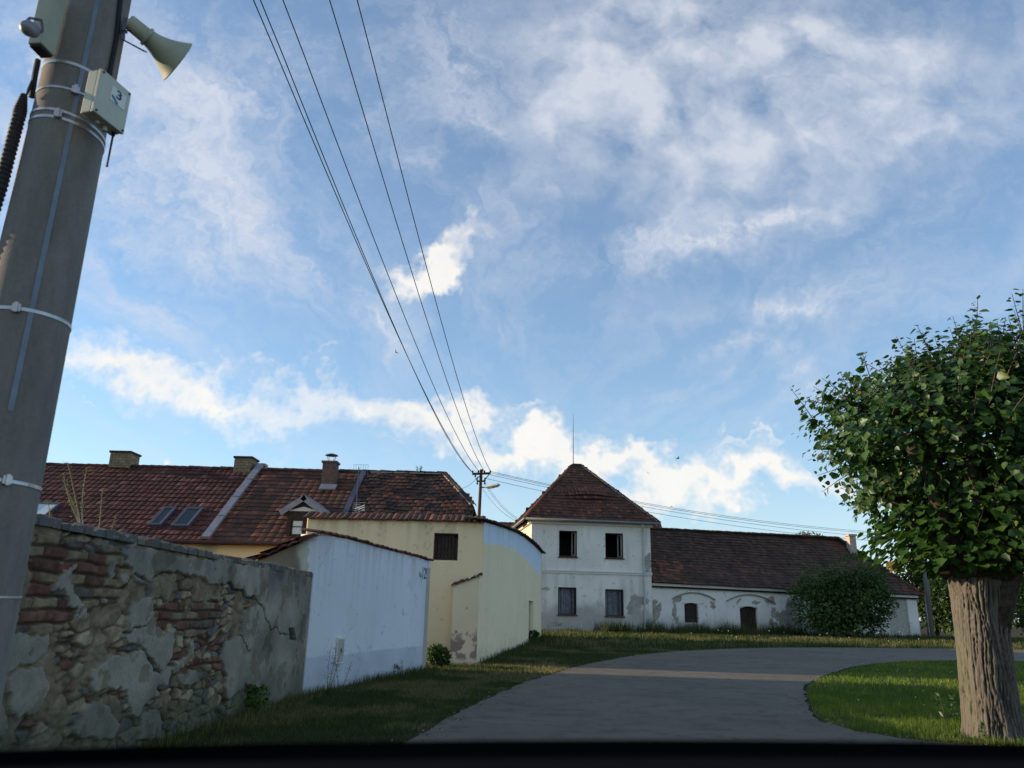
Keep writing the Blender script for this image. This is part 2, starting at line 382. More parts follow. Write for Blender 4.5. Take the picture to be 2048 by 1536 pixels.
wa = t.nodes.new('ShaderNodeVectorMath'); wa.operation = 'MULTIPLY_ADD'; wa.inputs[1].default_value = (1.6, 1.6, 0); t.links.new(wv.outputs[1], wa.inputs[0]); t.links.new(gp_.outputs['Position'], wa.inputs[2]); t.links.new(wa.outputs[0], vo.inputs['Vector'])
ck = ramp(t, vo.outputs[0], [(.0, (.55,)*3), (.012, (1,)*3)]); c = tmix(t, ramp(t, n1, [(.45, (0,)*3), (.55, (.8,)*3)]), c, tmix(t, 1.0, c, ck, 'MULTIPLY'))
setin(t, b, 'Base Color', c); b.inputs['Roughness'].default_value = .85; b.inputs['Specular IOR Level'].default_value = .25; tbump(t, b, n2, .5, .01)
# road outline: left edge, far edge, then round the grass corner on the right
left = [(-1.3,-6),(-1.2,2),(-1.1,6),(-.98,9.1),(-.68,10.6),(-.12,13.8),(.6,16.9),(1.8,20.8),(3.2,24.1),(4.8,27.1),(7.1,29.6),(9.5,31.6),(13.1,33.2),(17,34.2),(24,35.2),(36,37),(60,40)]
right = [(60,31),(36,29.5),(24,28.2),(17,27.2),(14.2,26.8),(12.4,25.8),(10.2,23.6),(8.3,20.8),(6.6,17.8),(5.6,15.5),(4.9,13.4),(4.35,11.8),(4.2,10.6),(4.6,9.7),(6,9.1),(9,8.7),(16,8.4),(16,-6)]
def jag(P, amp, step=.35):
    out = []
    for (x1, y1), (x2, y2) in zip(P[:-1], P[1:]):
        L = math.hypot(x2-x1, y2-y1); n = max(1, int(L/step)) if L < 12 else 12
        for i in range(n):
            f = i/n; out.append((x1+(x2-x1)*f+random.uniform(-amp, amp), y1+(y2-y1)*f+random.uniform(-amp, amp)))
    out.append(P[-1]); return out
def smooth_poly(P, it=2):
    for _ in range(it):
        Q_ = [P[0]]
        for a, b2 in zip(P[:-1], P[1:]):
            Q_ += [(a[0]*.75+b2[0]*.25, a[1]*.75+b2[1]*.25), (a[0]*.25+b2[0]*.75, a[1]*.25+b2[1]*.75)]
        P = Q_+[P[-1]]
    return P
left_s, right_s = smooth_poly(left), smooth_poly(right)
road_poly = left_s+right_s
bm = bmesh.new(); vs = [bm.verts.new((x, y, 0)) for x, y in jag(left_s, .05)+jag(right_s, .05)]
f = bm.faces.new(vs)
bmesh.ops.triangulate(bm, faces=[f])
for yv in YR:
    if -6 < yv < 44: bmesh.ops.bisect_plane(bm, geom=bm.verts[:]+bm.edges[:]+bm.faces[:], plane_co=(0, yv, 0), plane_no=(0, 1, 0))
for v in bm.verts: v.co.z = gz(v.co.x, v.co.y)+.025
me = bpy.data.meshes.new('road'); bm.to_mesh(me); bm.free(); o = link('road', me, M['asphalt']); tag(o, kind='structure')

# ------------------------------------------------------------------ upright walls with openings
def wall(name, A, B, z0, top, openings=(), cell=.25, thick=.3, mat=None, parent=None, colf=None, zc=None, dispf=None, smooth=False):
    """A->B left to right as seen from outside. top: number or function of s. openings: (s0,s1,z0,z1)."""
    A = Vector((A[0], A[1], 0)); B = Vector((B[0], B[1], 0)); L = (B-A).length; d = (B-A)/L; n = Vector((d.y, -d.x, 0))
    tf = top if callable(top) else (lambda s: top)
    def lines(lo, hi, extra, c):
        pts = sorted({round(lo, 4), round(hi, 4)} | {round(e, 4) for e in extra if lo < e < hi}); out = []
        for a, b2 in zip(pts[:-1], pts[1:]):
            k = max(1, int(math.ceil((b2-a)/c-1e-6))); out += [a+(b2-a)*i/k for i in range(k)]
        return np.array(out+[pts[-1]])
    ss = lines(0, L, [e for o_ in openings for e in o_[:2]], cell)
    tops = np.array([tf(s) for s in ss])
    zcc = zc if zc is not None else (max([o_[3] for o_ in openings])+.02 if openings else z0+.05)
    zl = lines(z0, zcc, [e for o_ in openings for e in o_[2:4]], cell)
    nt_ = max(1, int(math.ceil((tops.max()-zcc)/cell)))
    rows = [np.full(len(ss), z) for z in zl]+[zcc+(tops-zcc)*(i+1)/nt_ for i in range(nt_)]
    Z = np.array(rows); Sx = np.tile(ss, (len(rows), 1)); nr, nc = Z.shape
    D = dispf(Sx, Z) if dispf else np.zeros_like(Z)
    colv = colf(Sx, Z).reshape(-1, 3) if colf else np.full((nr*nc, 3), .5)
    if dispf and isinstance(D, tuple): D = D[0]
    P = np.zeros((nr, nc, 3)); P[..., 0] = A.x+d.x*Sx+n.x*D; P[..., 1] = A.y+d.y*Sx+n.y*D; P[..., 2] = Z
    Pb = np.zeros_like(P); Pb[..., 0] = A.x+d.x*Sx-n.x*thick; Pb[..., 1] = A.y+d.y*Sx-n.y*thick; Pb[..., 2] = Z
    keep = np.ones((nr-1, nc-1), bool)
    sc_ = (ss[:-1]+ss[1:])/2
    for (a, b2, c_, e) in openings:
        zc_ = (Z[:-1, :-1]+Z[1:, :-1])/2
        keep &= ~((sc_[None, :] > a) & (sc_[None, :] < b2) & (zc_ > c_) & (zc_ < e))
    F = []; off = nr*nc
    jj, ii = np.nonzero(keep); a = jj*nc+ii
    F.append(np.stack([a, a+1, a+nc+1, a+nc], 1)); a2 = a+off; F.append(np.stack([a2, a2+nc, a2+nc+1, a2+1], 1))
    K = np.zeros((nr+1, nc+1), bool); K[1:-1, 1:-1] = keep
    # vertical edges between cells (j,i-1) and (j,i)
    e1 = K[1:-1, :-1] != K[1:-1, 1:]; j, i = np.nonzero(e1); a = j*nc+i; F.append(np.stack([a, a+nc, a+nc+off, a+off], 1))
    e2 = K[:-1, 1:-1] != K[1:, 1:-1]; j, i = np.nonzero(e2); a = j*nc+i; F.append(np.stack([a, a+1, a+1+off, a+off], 1))
    V = np.concatenate([P.reshape(-1, 3), Pb.reshape(-1, 3)]); F = np.concatenate(F)
    return npmesh(name, V, F, mat, parent, smooth=smooth, col=np.concatenate([colv, colv])), d, n
def const(c):
    return lambda s, z: np.tile(np.array(c, float), s.shape+(1,))
def weath(base, var=.06, seed=1, f=.8, dirt=None, dz=(0, .8)):
    """render: base colour with cloudy variation, splash dirt low down"""
    def fn(s, z):
        n = fbm(s, z, f, 5, seed); c = np.array(base)[None, None, :]*(1+(n-.5)[..., None]*2*var)
        st = fbm(s*3, z*.25, 1.5, 4, seed+5); c = c*(1-.10*sst(.55, .8, st)[..., None])
        if dirt is not None:
            m_ = sst(dz[1], dz[0], z+(fbm(s, z, 1.3, 4, seed+9)-.5)*.9)[..., None]; c = c*(1-m_)+np.array(dirt)*m_
        return c
    return fn

# ------------------------------------------------------------------ roofs made of single tiles in one mesh
def tile_roof(name, O, E, Sd, wid, length, mat, parent, keep=None, r=.34, w=.26, lift=.045, arc=.024, jit=.008, rndf=None, slab=True, zoff=None):
    O, E, Sd = Vector(O), Vector(E).normalized(), Vector(Sd).normalized(); Nn = E.cross(Sd).normalized()
    if Nn.z < 0: Nn = -Nn
    V = []; F = []; rn = []
    prof = [(0, 0), (.22, .9), (.5, 1), (.78, .45), (1, -.25)]
    nr, nc = int(math.ceil(length/r)), int(math.ceil(wid/w))
    for i in range(nr):
        t0, t1 = i*r, min((i+1)*r+.03, length+.03); sh = (i % 2)*w*.5 if arc < .012 else 0
        wob = random.uniform(-.006, .006)
        for j in range(-1, nc+1):
            s0 = j*w+sh; s1 = s0+w; sc_, tcc = (s0+s1)/2, (t0+min(t1, length))/2
            if sc_ < 0 or sc_ > wid: continue
            if keep and not keep(sc_, tcc): continue
            s0 = max(s0, 0); s1 = min(s1, wid)
            b0 = len(V); dj = random.uniform(-jit, jit); dt = random.uniform(-.012, .012)
            zo = zoff(sc_, tcc) if zoff else 0
            for (tt, lf) in ((t0+dt, lift+wob), (t1, .012)):
                for (a, h) in prof: V.append(O+E*(s0+(s1-s0)*a)+Sd*tt+Nn*(lf+h*arc+dj+zo))
            for (a, h) in prof: V.append(O+E*(s0+(s1-s0)*a)+Sd*(t0+dt)+Nn*(h*arc+dj-.004+zo))
            rv = rndf(sc_, tcc) if rndf else random.random()
            for k in range(4):
                F.append((b0+k, b0+k+1, b0+5+k+1, b0+5+k)); F.append((b0+10+k, b0+10+k+1, b0+k+1, b0+k)); rn += [rv, rv*.6]  # lip faces take a darker tone, painting the shadow line of each row
    o = pyd(name, V, F, mat, parent, rnd=rn)
    return o, Nn
def poly_slab(name, pts, Nn, th, mat, parent):  # dark layer added under the tiles so no light comes through
    pts = [Vector(p) for p in pts]; n = len(pts); V = [p-Nn*.012 for p in pts]+[p-Nn*th for p in pts]
    F = [list(range(n)), list(range(2*n-1, n-1, -1))]+[[i, (i+1) % n, n+(i+1) % n, n+i] for i in range(n)]
    return pyd(name, V, F, mat, parent)
def ridge_tiles(name, P, Q_, mat, parent, r=.11, step=.33, mort=True):
    P, Q_ = Vector(P), Vector(Q_); d = Q_-P; L = d.length; d.normalize(); side = d.cross(Vector((0, 0, 1))).normalized(); up = side.cross(d)
    V = []; F = []; rn = []; n = max(1, int(L/step))
    for i in range(n):
        a, b2 = P+d*(L*i/n), P+d*(L*(i+1)/n+.03); b0 = len(V); j = random.uniform(-.012, .012); rv = random.random()
        for (p, rr) in ((a, r*1.14), (b2, r*.96), (a, r*1.0)):
            for k in range(7):
                th = math.pi*(k/6); V.append(p+side*(math.cos(th)*rr)+up*(math.sin(th)*rr+j-.03))
        for k in range(6):
            F.append((b0+k, b0+k+1, b0+7+k+1, b0+7+k)); F.append((b0+k, b0+k+1, b0+14+k+1, b0+14+k)); rn += [rv, rv*.5]
    return pyd(name, V, F, mat, parent, rnd=rn)
def coping_tiles(name, pts, n, over, mat, parent, step=.19, back=.3, tilt=.12, thick=.03):
    """a row of short roof tiles laid across the top edge, poking out of the face by 'over'"""
    V = []; F = []; rn = []
    pts = [Vector(p) for p in pts]
    for p, q in zip(pts[:-1], pts[1:]):
        L = (q-p).length; k = max(1, int(L/step)); d = (q-p)/L
        for i in range(k):
            a = p+d*(L*i/k); b2 = p+d*(L*(i+1)/k-.012); j = random.uniform(-.012, .012); jo = random.uniform(-.02, .02)
            b0 = len(V); rv = random.random()
            for m_ in range(5):
                f = m_/4; c_ = a.lerp(b2, f); h = math.sin(f*math.pi)*.03+j
                V.append(c_+n*(over+jo)+Vector((0, 0, h-over*tilt))); V.append(c_-n*back+Vector((0, 0, h+back*tilt)))
                V.append(c_+n*(over+jo)+Vector((0, 0, h-over*tilt-thick))); V.append(c_-n*back+Vector((0, 0, h+back*tilt-thick)))
            for m_ in range(4):
                q0 = b0+m_*4; F += [(q0, q0+4, q0+5, q0+1), (q0+2, q0+3, q0+7, q0+6), (q0, q0+2, q0+6, q0+4)]; rn += [rv, rv, rv]
    return pyd(name, V, F, mat, parent, rnd=rn)

# ================================================================== old masonry wall on the left
WA = Vector((-3.93, 1.0, 0)); WBp = on_ground(605, 1390); WB = Vector((WBp.x-.02, WBp.y-.05, 0))
wd = (WB-WA).normalized(); wn = Vector((wd.y, -wd.x, 0)); WL = (WB-WA).length
def crop2wall(P):                       # outlines of the plaster patches, from places in the photo to metres on the wall
    out = []
    for (x, y) in P:
        q = on_wall(x/3.2, 1040+y/3.2, WA, WB); out.append(((q-WA).dot(wd), q.z))
    return out
PL = [[(770,190),(880,170),(1000,190),(1200,240),(1600,290),(2060,340),(2040,830),(2040,1150),(1880,1170),(1780,1190),(1700,1190),(1660,1100),(1630,1060),(1560,1070),(1500,1120),(1450,1150),(1440,1080),(1450,1000),(1400,880),(1440,780),(1530,760),(1550,600),(1620,560),(1630,500),(1500,450),(1400,390),(1280,360),(1130,330),(1000,330),(940,390),(860,380),(850,320),(790,270)],
      [(840,520),(940,510),(970,600),(990,680),(1110,780),(1080,880),(1030,960),(980,920),(920,850),(850,780),(790,740),(800,640)],
      [(730,860),(920,850),(960,940),(1020,980),(1000,1050),(970,1130),(880,1240),(840,1240),(800,1130),(700,1080),(600,1130),(560,1080),(590,960),(640,920)],
      [(60,720),(190,740),(200,780),(280,740),(250,850),(180,950),(40,960)],
      [(60,1000),(250,960),(300,1060),(270,1180),(200,1250),(60,1230)],
      [(600,1180),(700,1200),(760,1300),(700,1400),(500,1430),(470,1300)],
      [(1120,990),(1240,950),(1300,980),(1240,1060),(1150,1060)],[(1090,960),(1200,880),(1215,760),(1240,780),(1225,900),(1110,990)],
      [(-300,1000),(20,1100),(40,1400),(-200,1500),(-600,1400)],[(-900,300),(-300,300),(-200,800),(-500,900),(-1200,900)],
      [(900,1240),(1010,1230),(1030,1400),(880,1400)]]
PLW = [crop2wall(p) for p in PL]
BR_ = [crop2wall(p) for p in [[(-900,80),(240,70),(800,190),(860,380),(760,500),(620,560),(370,700),(-900,780)],[(990,530),(1400,500),(1430,640),(1220,760),(1000,680)],[(1210,890),(1420,880),(1430,960),(1230,960)],[(640,1060),(820,1080),(800,1190),(660,1180)]]]
CRK = [crop2wall(p) for p in [[(1400,390),(1640,520),(1690,600),(1740,690),(1790,730),(1840,735)],[(920,850),(960,900),(1020,980)],[(800,700),(900,700),(960,650)],[(1530,760),(1590,830)],[(1440,780),(1400,880)],[(850,320),(960,380),(1130,330)]]]
PIT = crop2wall([(1840,690),(1875,690),(1890,770),(1850,770)])
def wall_top(s):
    P_ = [(0, 2.02), (4.9, 1.94), (WL, 1.84)]
    return float(np.interp(s, [p[0] for p in P_], [p[1] for p in P_]))
nst = 1500; stx = rng.uniform(0, WL, nst); stz = rng.uniform(-.1, 2.1, nst)/1.0
scol = rng.random(nst)
STP = np.array([(.27,.20,.12),(.33,.255,.16),(.17,.13,.085),(.40,.32,.205),(.13,.12,.11),(.17,.085,.06),(.115,.115,.115),(.29,.24,.16)])
def masonry(s, z):
    sw = s+(fbm(s, z, 5, 3, 31)-.5)*.05; zw = z+(fbm(s, z, 5, 3, 37)-.5)*.04
    # rubble: nearest and second nearest stone centre, stones wider than high
    shp = s.shape; q = np.stack([sw.ravel()*.66, zw.ravel()*1.35], 1); pts = np.stack([stx*.66, stz*1.35], 1)
    d1 = np.full(len(q), 9.); d2 = np.full(len(q), 9.); i1 = np.zeros(len(q), int)
    order = np.argsort(pts[:, 0]); ps = pts[order]
    for k0 in range(0, len(q), 20000):
        qq = q[k0:k0+20000]; lo, hi = qq[:, 0].min()-.4, qq[:, 0].max()+.4; sel = (ps[:, 0] > lo) & (ps[:, 0] < hi)
        D = np.sqrt((qq[:, None, 0]-ps[None, sel, 0])**2+(qq[:, None, 1]-ps[None, sel, 1])**2); idx = np.nonzero(sel)[0]
        a = np.argpartition(D, 1, axis=1)[:, :2]; r_ = np.arange(len(qq)); da, db = D[r_, a[:, 0]], D[r_, a[:, 1]]
        sw_ = da > db; d1[k0:k0+20000] = np.where(sw_, db, da); d2[k0:k0+20000] = np.where(sw_, da, db)
        i1[k0:k0+20000] = order[idx[np.where(sw_, a[:, 1], a[:, 0])]]
    edge = (d2-d1).reshape(shp); i1 = i1.reshape(shp)
    body = sst(.002, .028, edge); hs = -.060+.046*body+.040*(scol[i1]-.5)*body+.034*(fbm(s, z, 16, 5, 41)-.5)
    cid = (scol[i1]*97.0 % 1*len(STP)).astype(int) % len(STP)
    cs = STP[cid]*(.30+1.4*fbm(s, z, 14, 5, 43))[..., None]
    mort = np.array((.085, .062, .038)); cs = cs*body[..., None]+mort*(1-body[..., None])*(.5+.9*fbm(s, z, 20, 2, 3))[..., None]
    # brick courses
    row = np.floor(zw/.098); ox = (row % 2)*.155+_h(row, row*0, 5)*.12; bx = np.floor((sw+ox)/.30); fx = (sw+ox)/.30-bx; fz = zw/.098-row
    eb = np.minimum(np.minimum(fx, 1-fx)*.30, np.minimum(fz, 1-fz)*.098); bb = sst(.003, .016, eb)
    rr = _h(bx, row, 9); BC = np.array([(.165,.08,.055),(.13,.066,.046),(.25,.19,.115),(.21,.155,.095),(.15,.065,.045),(.12,.10,.08),(.19,.095,.062),(.22,.165,.10)])*.95
    cb = BC[(rr*8).astype(int) % 8]*(.40+1.15*fbm(s, z, 18, 4, 47))[..., None]; cb = cb*bb[..., None]+np.array((.10, .078, .05))*(1-bb[..., None])
    hb = -.045+.046*bb+.012*(rr-.5)*bb+.008*(fbm(s, z, 25, 2, 48)-.5)
    isb = np.zeros(shp, bool)
    sj = s+(fbm(s, z, 6, 3, 51)-.5)*.16; zj = z+(fbm(s, z, 6, 3, 53)-.5)*.12
    for P_ in BR_: isb |= inpoly(sj, zj, P_)
    isb &= ~(fbm(s, z, 2.2, 2, 57) > .68)
    h = np.where(isb, hb, hs); c_ = np.where(isb[..., None], cb, cs)
    # smeared mortar over parts of the rubble
    sm = sst(.43, .55, fbm(s, z, 2.6, 6, 61)); sm = sm*(~isb)*.85
    h = h*(1-sm)+(-.014+.045*(fbm(s, z, 9, 5, 62)-.5))*sm; c_ = c_*(1-sm[..., None])+np.array((.24, .185, .115))*(.25+1.3*fbm(s, z, 9, 4, 63))[..., None]*sm[..., None]
    # plaster skin
    sj = s+(fbm(s, z, 5, 6, 71)-.5)*.22; zj = z+(fbm(s, z, 5, 6, 73)-.5)*.17; isp = np.zeros(shp, bool)
    for P_ in PLW: isp |= inpoly(sj, zj, P_)
    isp |= (fbm(s+40, z, 1.6, 6, 77) > .655)
    pc = np.array((.30, .27, .215))*(.40+1.05*fbm(s, z, 2.3, 6, 79))[..., None]
    blot = (fbm(s+9, z, 4.5, 6, 80) > .60); pc = np.where(blot[..., None], pc*np.array((.74, .70, .62)), pc); pc = pc*(.86+.28*fbm(s, z, 30, 3, 81))[..., None]
    stn = sst(.5, .0, wall_top_n(s)-z)*sst(.35, .6, fbm(s*2.2, z*.3, 1.6, 4, 83)); pc = pc*(1-.45*stn[..., None])+np.array((.06,.06,.065))*.45*stn[..., None]
    h = np.where(isp, .020+.020*(fbm(s, z, 3.5, 6, 85)-.5)-.004*(fbm(s+9, z, 4.5, 6, 80) > .60), h); c_ = np.where(isp[..., None], pc, c_)
    for P_ in CRK:
        for (x1, y1), (x2, y2) in zip(P_[:-1], P_[1:]):
            L2 = (x2-x1)**2+(y2-y1)**2+1e-9; tt = np.clip(((sj-x1)*(x2-x1)+(zj-y1)*(y2-y1))/L2, 0, 1)
            dd = np.hypot(sj-x1-tt*(x2-x1), zj-y1-tt*(y2-y1)); k = sst(.016, .004, dd); h = h-.035*k; c_ = c_*(1-.75*k[..., None])
    k = inpoly(s, z, PIT); h = np.where(k, -.09, h); c_ = np.where(k[..., None], np.array((.05, .045, .04)), c_)
    # moss and damp near the ground
    g = sst(.75, .05, z+(fbm(s, z, 2.5, 4, 91)-.5)*.7)*.7; c_ = c_*(1-g[..., None])+np.array((.075, .085, .055))*(.6+.8*fbm(s, z, 12, 3, 92))[..., None]*g[..., None]
    return h, c_
def wall_top_n(s): return np.interp(s, [0, 4.9, WL], [2.02, 1.94, 1.84])
def age(c_, s, z, tops, seed, crack=.5, run=.16, damp=.3):
    """rain runs under the top edge, hairline cracks, damp foot"""
    d_ = tops-z; r_ = sst(.48, .70, fbm(s*4, z*.18, 1.6, 4, seed))*np.exp(-np.maximum(d_, 0)/.55); c_ = c_*(1-run*r_[..., None]*np.array((1.0, 1.05, 1.15)))
    w_ = np.abs(fbm(s*.9+3, z*.8, .8, 5, seed+3)-.5); k = sst(.006, .0, w_)*(fbm(s, z, .6, 2, seed+4) > .52); c_ = c_*(1-crack*.6*k[..., None])
    k = sst(.55, .0, z+(fbm(s, z, 2.2, 5, seed+5)-.5)*.7)[..., None]*damp; c_ = c_*(1-k)+np.array((.30, .27, .20))*k
    k = (fbm(s, z, 8, 4, seed+6) > .78)[..., None]; return np.where(k, c_*.8, c_)
_mc = {}
def m_disp(s, z):
    _mc['r'] = masonry(s, z); return _mc['r'][0]
def m_col(s, z): return _mc['r'][1] if 'r' in _mc and _mc['r'][1].shape[:2] == s.shape else masonry(s, z)[1]
old = empty('masonry_wall', (WA+WB)/2, 'old grey wall of rubble and red brick with its plaster flaking off, behind the concrete pole', 'wall')
# the near part (outside the picture to the left) coarse, the seen part fine
wall('masonry', WA, WA+wd*4.0, -.1, lambda s: wall_top(s), cell=.03, thick=.36, mat=M['col'], parent=old, colf=m_col, dispf=m_disp, smooth=False)
_mc.clear()
A2 = WA+wd*4.0
wall('masonry', A2, WB, -.1, lambda s: wall_top(s+4.0), cell=.0125, thick=.36, mat=M['col'], parent=old,
     dispf=lambda s, z: m_disp(s+4.0, z), colf=lambda s, z: (_mc['r'][1] if 'r' in _mc else masonry(s+4.0, z)[1]), smooth=False)
mb = MB(); cc = []
s = 0
V = []; F = []; cl = []
while s < WL:
    w = random.uniform(.07, .22); e = min(WL, s+w-.008); zt = wall_top((s+e)/2); th = random.uniform(.035, .085); pr = random.uniform(.008, .028)
    base = random.choice([(.13,.125,.115),(.15,.14,.12),(.11,.105,.10),(.15,.10,.075),(.18,.16,.12)])
    nx, ny = 5, 3; b0 = len(V)
    for kz in (0, 1):
        for j in range(ny+1):
            for i in range(nx+1):
                p = WA+wd*(s+(e-s)*i/nx)+wn*(pr-(.36+2*pr)*j/ny); ed = (i in (0, nx)) or (j in (0, ny))
                p.z = zt-.01+(th*(1 if not ed else .66)+random.uniform(-.014, .014) if kz else -.02); V.append(p); cl.append([c_*random.uniform(.8, 1.2) for c_ in base])
    nn = (nx+1)*(ny+1)
    for j in range(ny):
        for i in range(nx):
            q = b0+j*(nx+1)+i; F.append((q+nn, q+nn+1, q+nn+nx+2, q+nn+nx+1))
    for i in range(nx): F.append((b0+i, b0+i+1, b0+nn+i+1, b0+nn+i)); q = b0+ny*(nx+1)+i; F.append((q, q+nn, q+nn+1, q+1))
    for j in range(ny): q = b0+j*(nx+1); F.append((q, q+nn, q+nn+nx+1, q+nx+1)); q += nx; F.append((q, q+nx+1, q+nn+nx+1, q+nn))
    s += w
pyd('coping', V, F, M['col'], old, col=np.array(cl))

# ================================================================== blue rendered outbuilding
BA = on_ground(605, 1390); BB = on_ground(851, 1340)
bd = (BB-BA).normalized(); bn = Vector((bd.y, -bd.x, 0)); BL = (BB-BA).length
tops_px = [(632,1064),(665,1069),(700,1076),(740,1087),(780,1098),(820,1108),(857,1119)]
tp = [on_wall(u, v, BA, BB) for u, v in tops_px]; ts = [(p-BA).dot(bd) for p in tp]; tz = [p.z for p in tp]
def blue_top(s): return float(np.interp(s, ts, tz))-.03
blue = empty('outbuilding', (BA+BB)/2, 'low pale blue rendered outbuilding numbered 129 with a tiled wall top', 'building')
def blue_col(s, z):
    n = fbm(s, z, .9, 5, 5); c_ = np.array((.74, .74, .76))*(.88+.16*n+.05*fbm(s*3, z*.3, 1.5, 4, 6))[..., None]
    pl = .545+.02*(fbm(s, z, 2, 2, 8)-.5); k = sst(pl+.006, pl-.006, z)
    cd = np.array((.57, .59, .65))*(.92+.16*fbm(s, z, 2, 4, 9))[..., None]
    c_ = c_*(1-k[..., None])+cd*k[..., None]
    c_ = age(c_, s, z, np.interp(s, ts, tz), 401, .35, .22, .22)
    k = sst(.16, .0, z+(fbm(s, z, 4, 3, 4)-.5)*.2)*.5; return c_*(1-k[..., None])+np.array((.14, .14, .11))*k[..., None]
wall('wall', BA, BB, -.1, blue_top, cell=.03, thick=.3, mat=M['render'], parent=blue, colf=blue_col)
ZW = 1.6                                      # low west side of the shed
W3 = BA+Vector((-3.1, .15, 0)); W4 = BB+Vector((-3.1, -.2, 0)); hA = blue_top(0)
gA = on_wall(527, 1116, BA, BA+Vector((-3, .15, 0)))
def gab(s):                                   # south end: rises from the left to the blue corner
    L_ = (BA-W3).length; x0 = L_-(BA-gA).xy.length
    return float(np.interp(s, [0, x0, L_-.45, L_], [1.35, gA.z, hA-.22, hA-.02]))
def gab_col(s, z):
    n = fbm(s, z, 3, 5, 15); c_ = np.array((.30, .25, .18))*(.55+.9*n)[..., None]
    L_ = (BA-W3).length; k = sst(L_-.32, L_-.22, s+(fbm(s, z, 5, 3, 2)-.5)*.15)[..., None]; return c_*(1-k)+np.array((.52, .50, .40))*k
wall('gable', W3, BA-Vector((.02, 0, 0)), -.1, gab, cell=.035, thick=.25, mat=M['col'], parent=blue, colf=gab_col, dispf=lambda s, z: .05*(fbm(s, z, 4, 4, 19)-.5)-.03)
wall('wall', BB, W4, -.1, lambda s: 2.3-.3*s, cell=.5, thick=.25, mat=M['render'], parent=blue, colf=const((.5, .48, .4)))
wall('wall', W4, W3, -.1, 1.35, cell=.5, thick=.25, mat=M['render'], parent=blue, colf=const((.4, .38, .33)))
Pp = [BA+bd*s_+Vector((0, 0, blue_top(s_)+.035)) for s_ in np.linspace(-.05, BL+.08, 24)]
coping_tiles('roof_edge', Pp, bn, .065, M['tile_mid'], blue, step=.17, back=.30, thick=.022)
ev = Vector((-1, 0, 0))
O1 = BA+ev*3.2+Vector((0, -.12, 1.42)); E1 = (BB-BA+Vector((0, 0, -.12))).normalized()
# pent roof falling away to the yard side
V = []; F = []; rn = []; nr, nc = 11, 26
for i in range(nr):
    for j in range(nc):
        f0, f1 = i/nr, (i+1)/nr+.02; g0, g1 = j/nc, (j+1)/nc; b0 = len(V); rv = random.random()
        for ff, lf in ((f0, .05), (f1, .015)):
            for gg, h in ((g0, 0), ((g0+g1)/2, .025), (g1, 0)):
                s_ = -.1+gg*(BL+.15); hi = BA+bd*s_+Vector((-.12, 0, blue_top(s_)+.05)); lo = BA+bd*s_+Vector((-3.2, .1, 0)); lo.z = 1.42
                mid_z = gA.z if True else 0
                p = lo.lerp(hi, ff); p.z = gab((BA-W3).length*min(1, ff))+blue_top(s_)-blue_top(0)+.0; V.append(p+Vector((0, 0, lf+h)))
        F += [(b0, b0+1, b0+4, b0+3), (b0+1, b0+2, b0+5, b0+4)]; rn += [rv, rv]
pyd('roof', V, F, M['tile_mid'], blue, rnd=rn)
Lg = (BA-W3).length; Pg = [W3+(BA-W3)/Lg*s_+Vector((0, -.03, gab(s_)+.035)) for s_ in np.linspace(0, Lg+.05, 20)]
coping_tiles('verge_tiles', Pg, Vector((0, -1, 0)), .07, M['tile_red'], blue, step=.22, back=.2)
# meter cabinet on the blue wall
mc_ = [on_wall(u, v, BA, BB) for u, v in ((668,1328),(687,1274))]
s0, s1 = (mc_[0]-BA).dot(bd), (mc_[1]-BA).dot(bd); z0, z1 = mc_[0].z, mc_[1].z
mcab = empty('meter_cabinet', BA+bd*(s0+s1)/2+bn*.03+Vector((0, 0, z0)), 'small grey-white meter cabinet let into the blue wall', 'cabinet')
mb = MB(); cx = BA+bd*(s0+s1)/2+Vector((0, 0, (z0+z1)/2)); up = Vector((0, 0, 1)); mb.obox(cx+bn*.015, bd, bn, up, (s1-s0)/2, .02, (z1-z0)/2); mb.build('frame', M['white_paint'], mcab, bevel=.004)
mb = MB(); mb.obox(cx+bn*.036, bd, bn, up, (s1-s0)/2-.03, .006, (z1-z0)/2-.03); d_ = mb.build('door', M['wood_grey'], mcab, bevel=.003)
mb = MB(); mb.obox(cx+bn*.043+up*.0, bd, bn, up, .018, .004, .035); mb.build('lock', M['black'], d_)
def text(name, body, height, org, right, upv, nrm, mat, parent, width=1.0, ext=.002):
    cu = bpy.data.curves.new(name, 'FONT'); cu.body = body; cu.size = 1; cu.extrude = .004; cu.offset = .022; tmp = bpy.data.objects.new(name, cu); C.objects.link(tmp)
    me = bpy.data.meshes.new_from_object(tmp.evaluated_get(bpy.context.evaluated_depsgraph_get())); bpy.data.objects.remove(tmp); me.name = name
    xs_ = [v.co.x for v in me.vertices]; ys_ = [v.co.y for v in me.vertices]; x0_, y0_, h_ = min(xs_), min(ys_), max(ys_)-min(ys_); k = height/h_; kx = width/(max(xs_)-x0_)
    for v in me.vertices:
        q = org+right*((v.co.x-x0_)*kx)+upv*((v.co.y-y0_)*k)+nrm*(ext+v.co.z*.2); v.co = q
    me.materials.clear(); return link(name, me, mat, parent)
q, q2 = on_wall(844.5, 1158, BA, BB), on_wall(855, 1158, BA, BB); text('house_number', '129', .27, q, bd, up, bn, M['navy'], blue, (q2-q).length)
q, q2 = on_wall(837.5, 1156, BA, BB), on_wall(843.5, 1156, BA, BB); text('house_number_prefix', 'čp.', .15, q, bd, up, bn, M['navy'], blue, (q2-q).length)

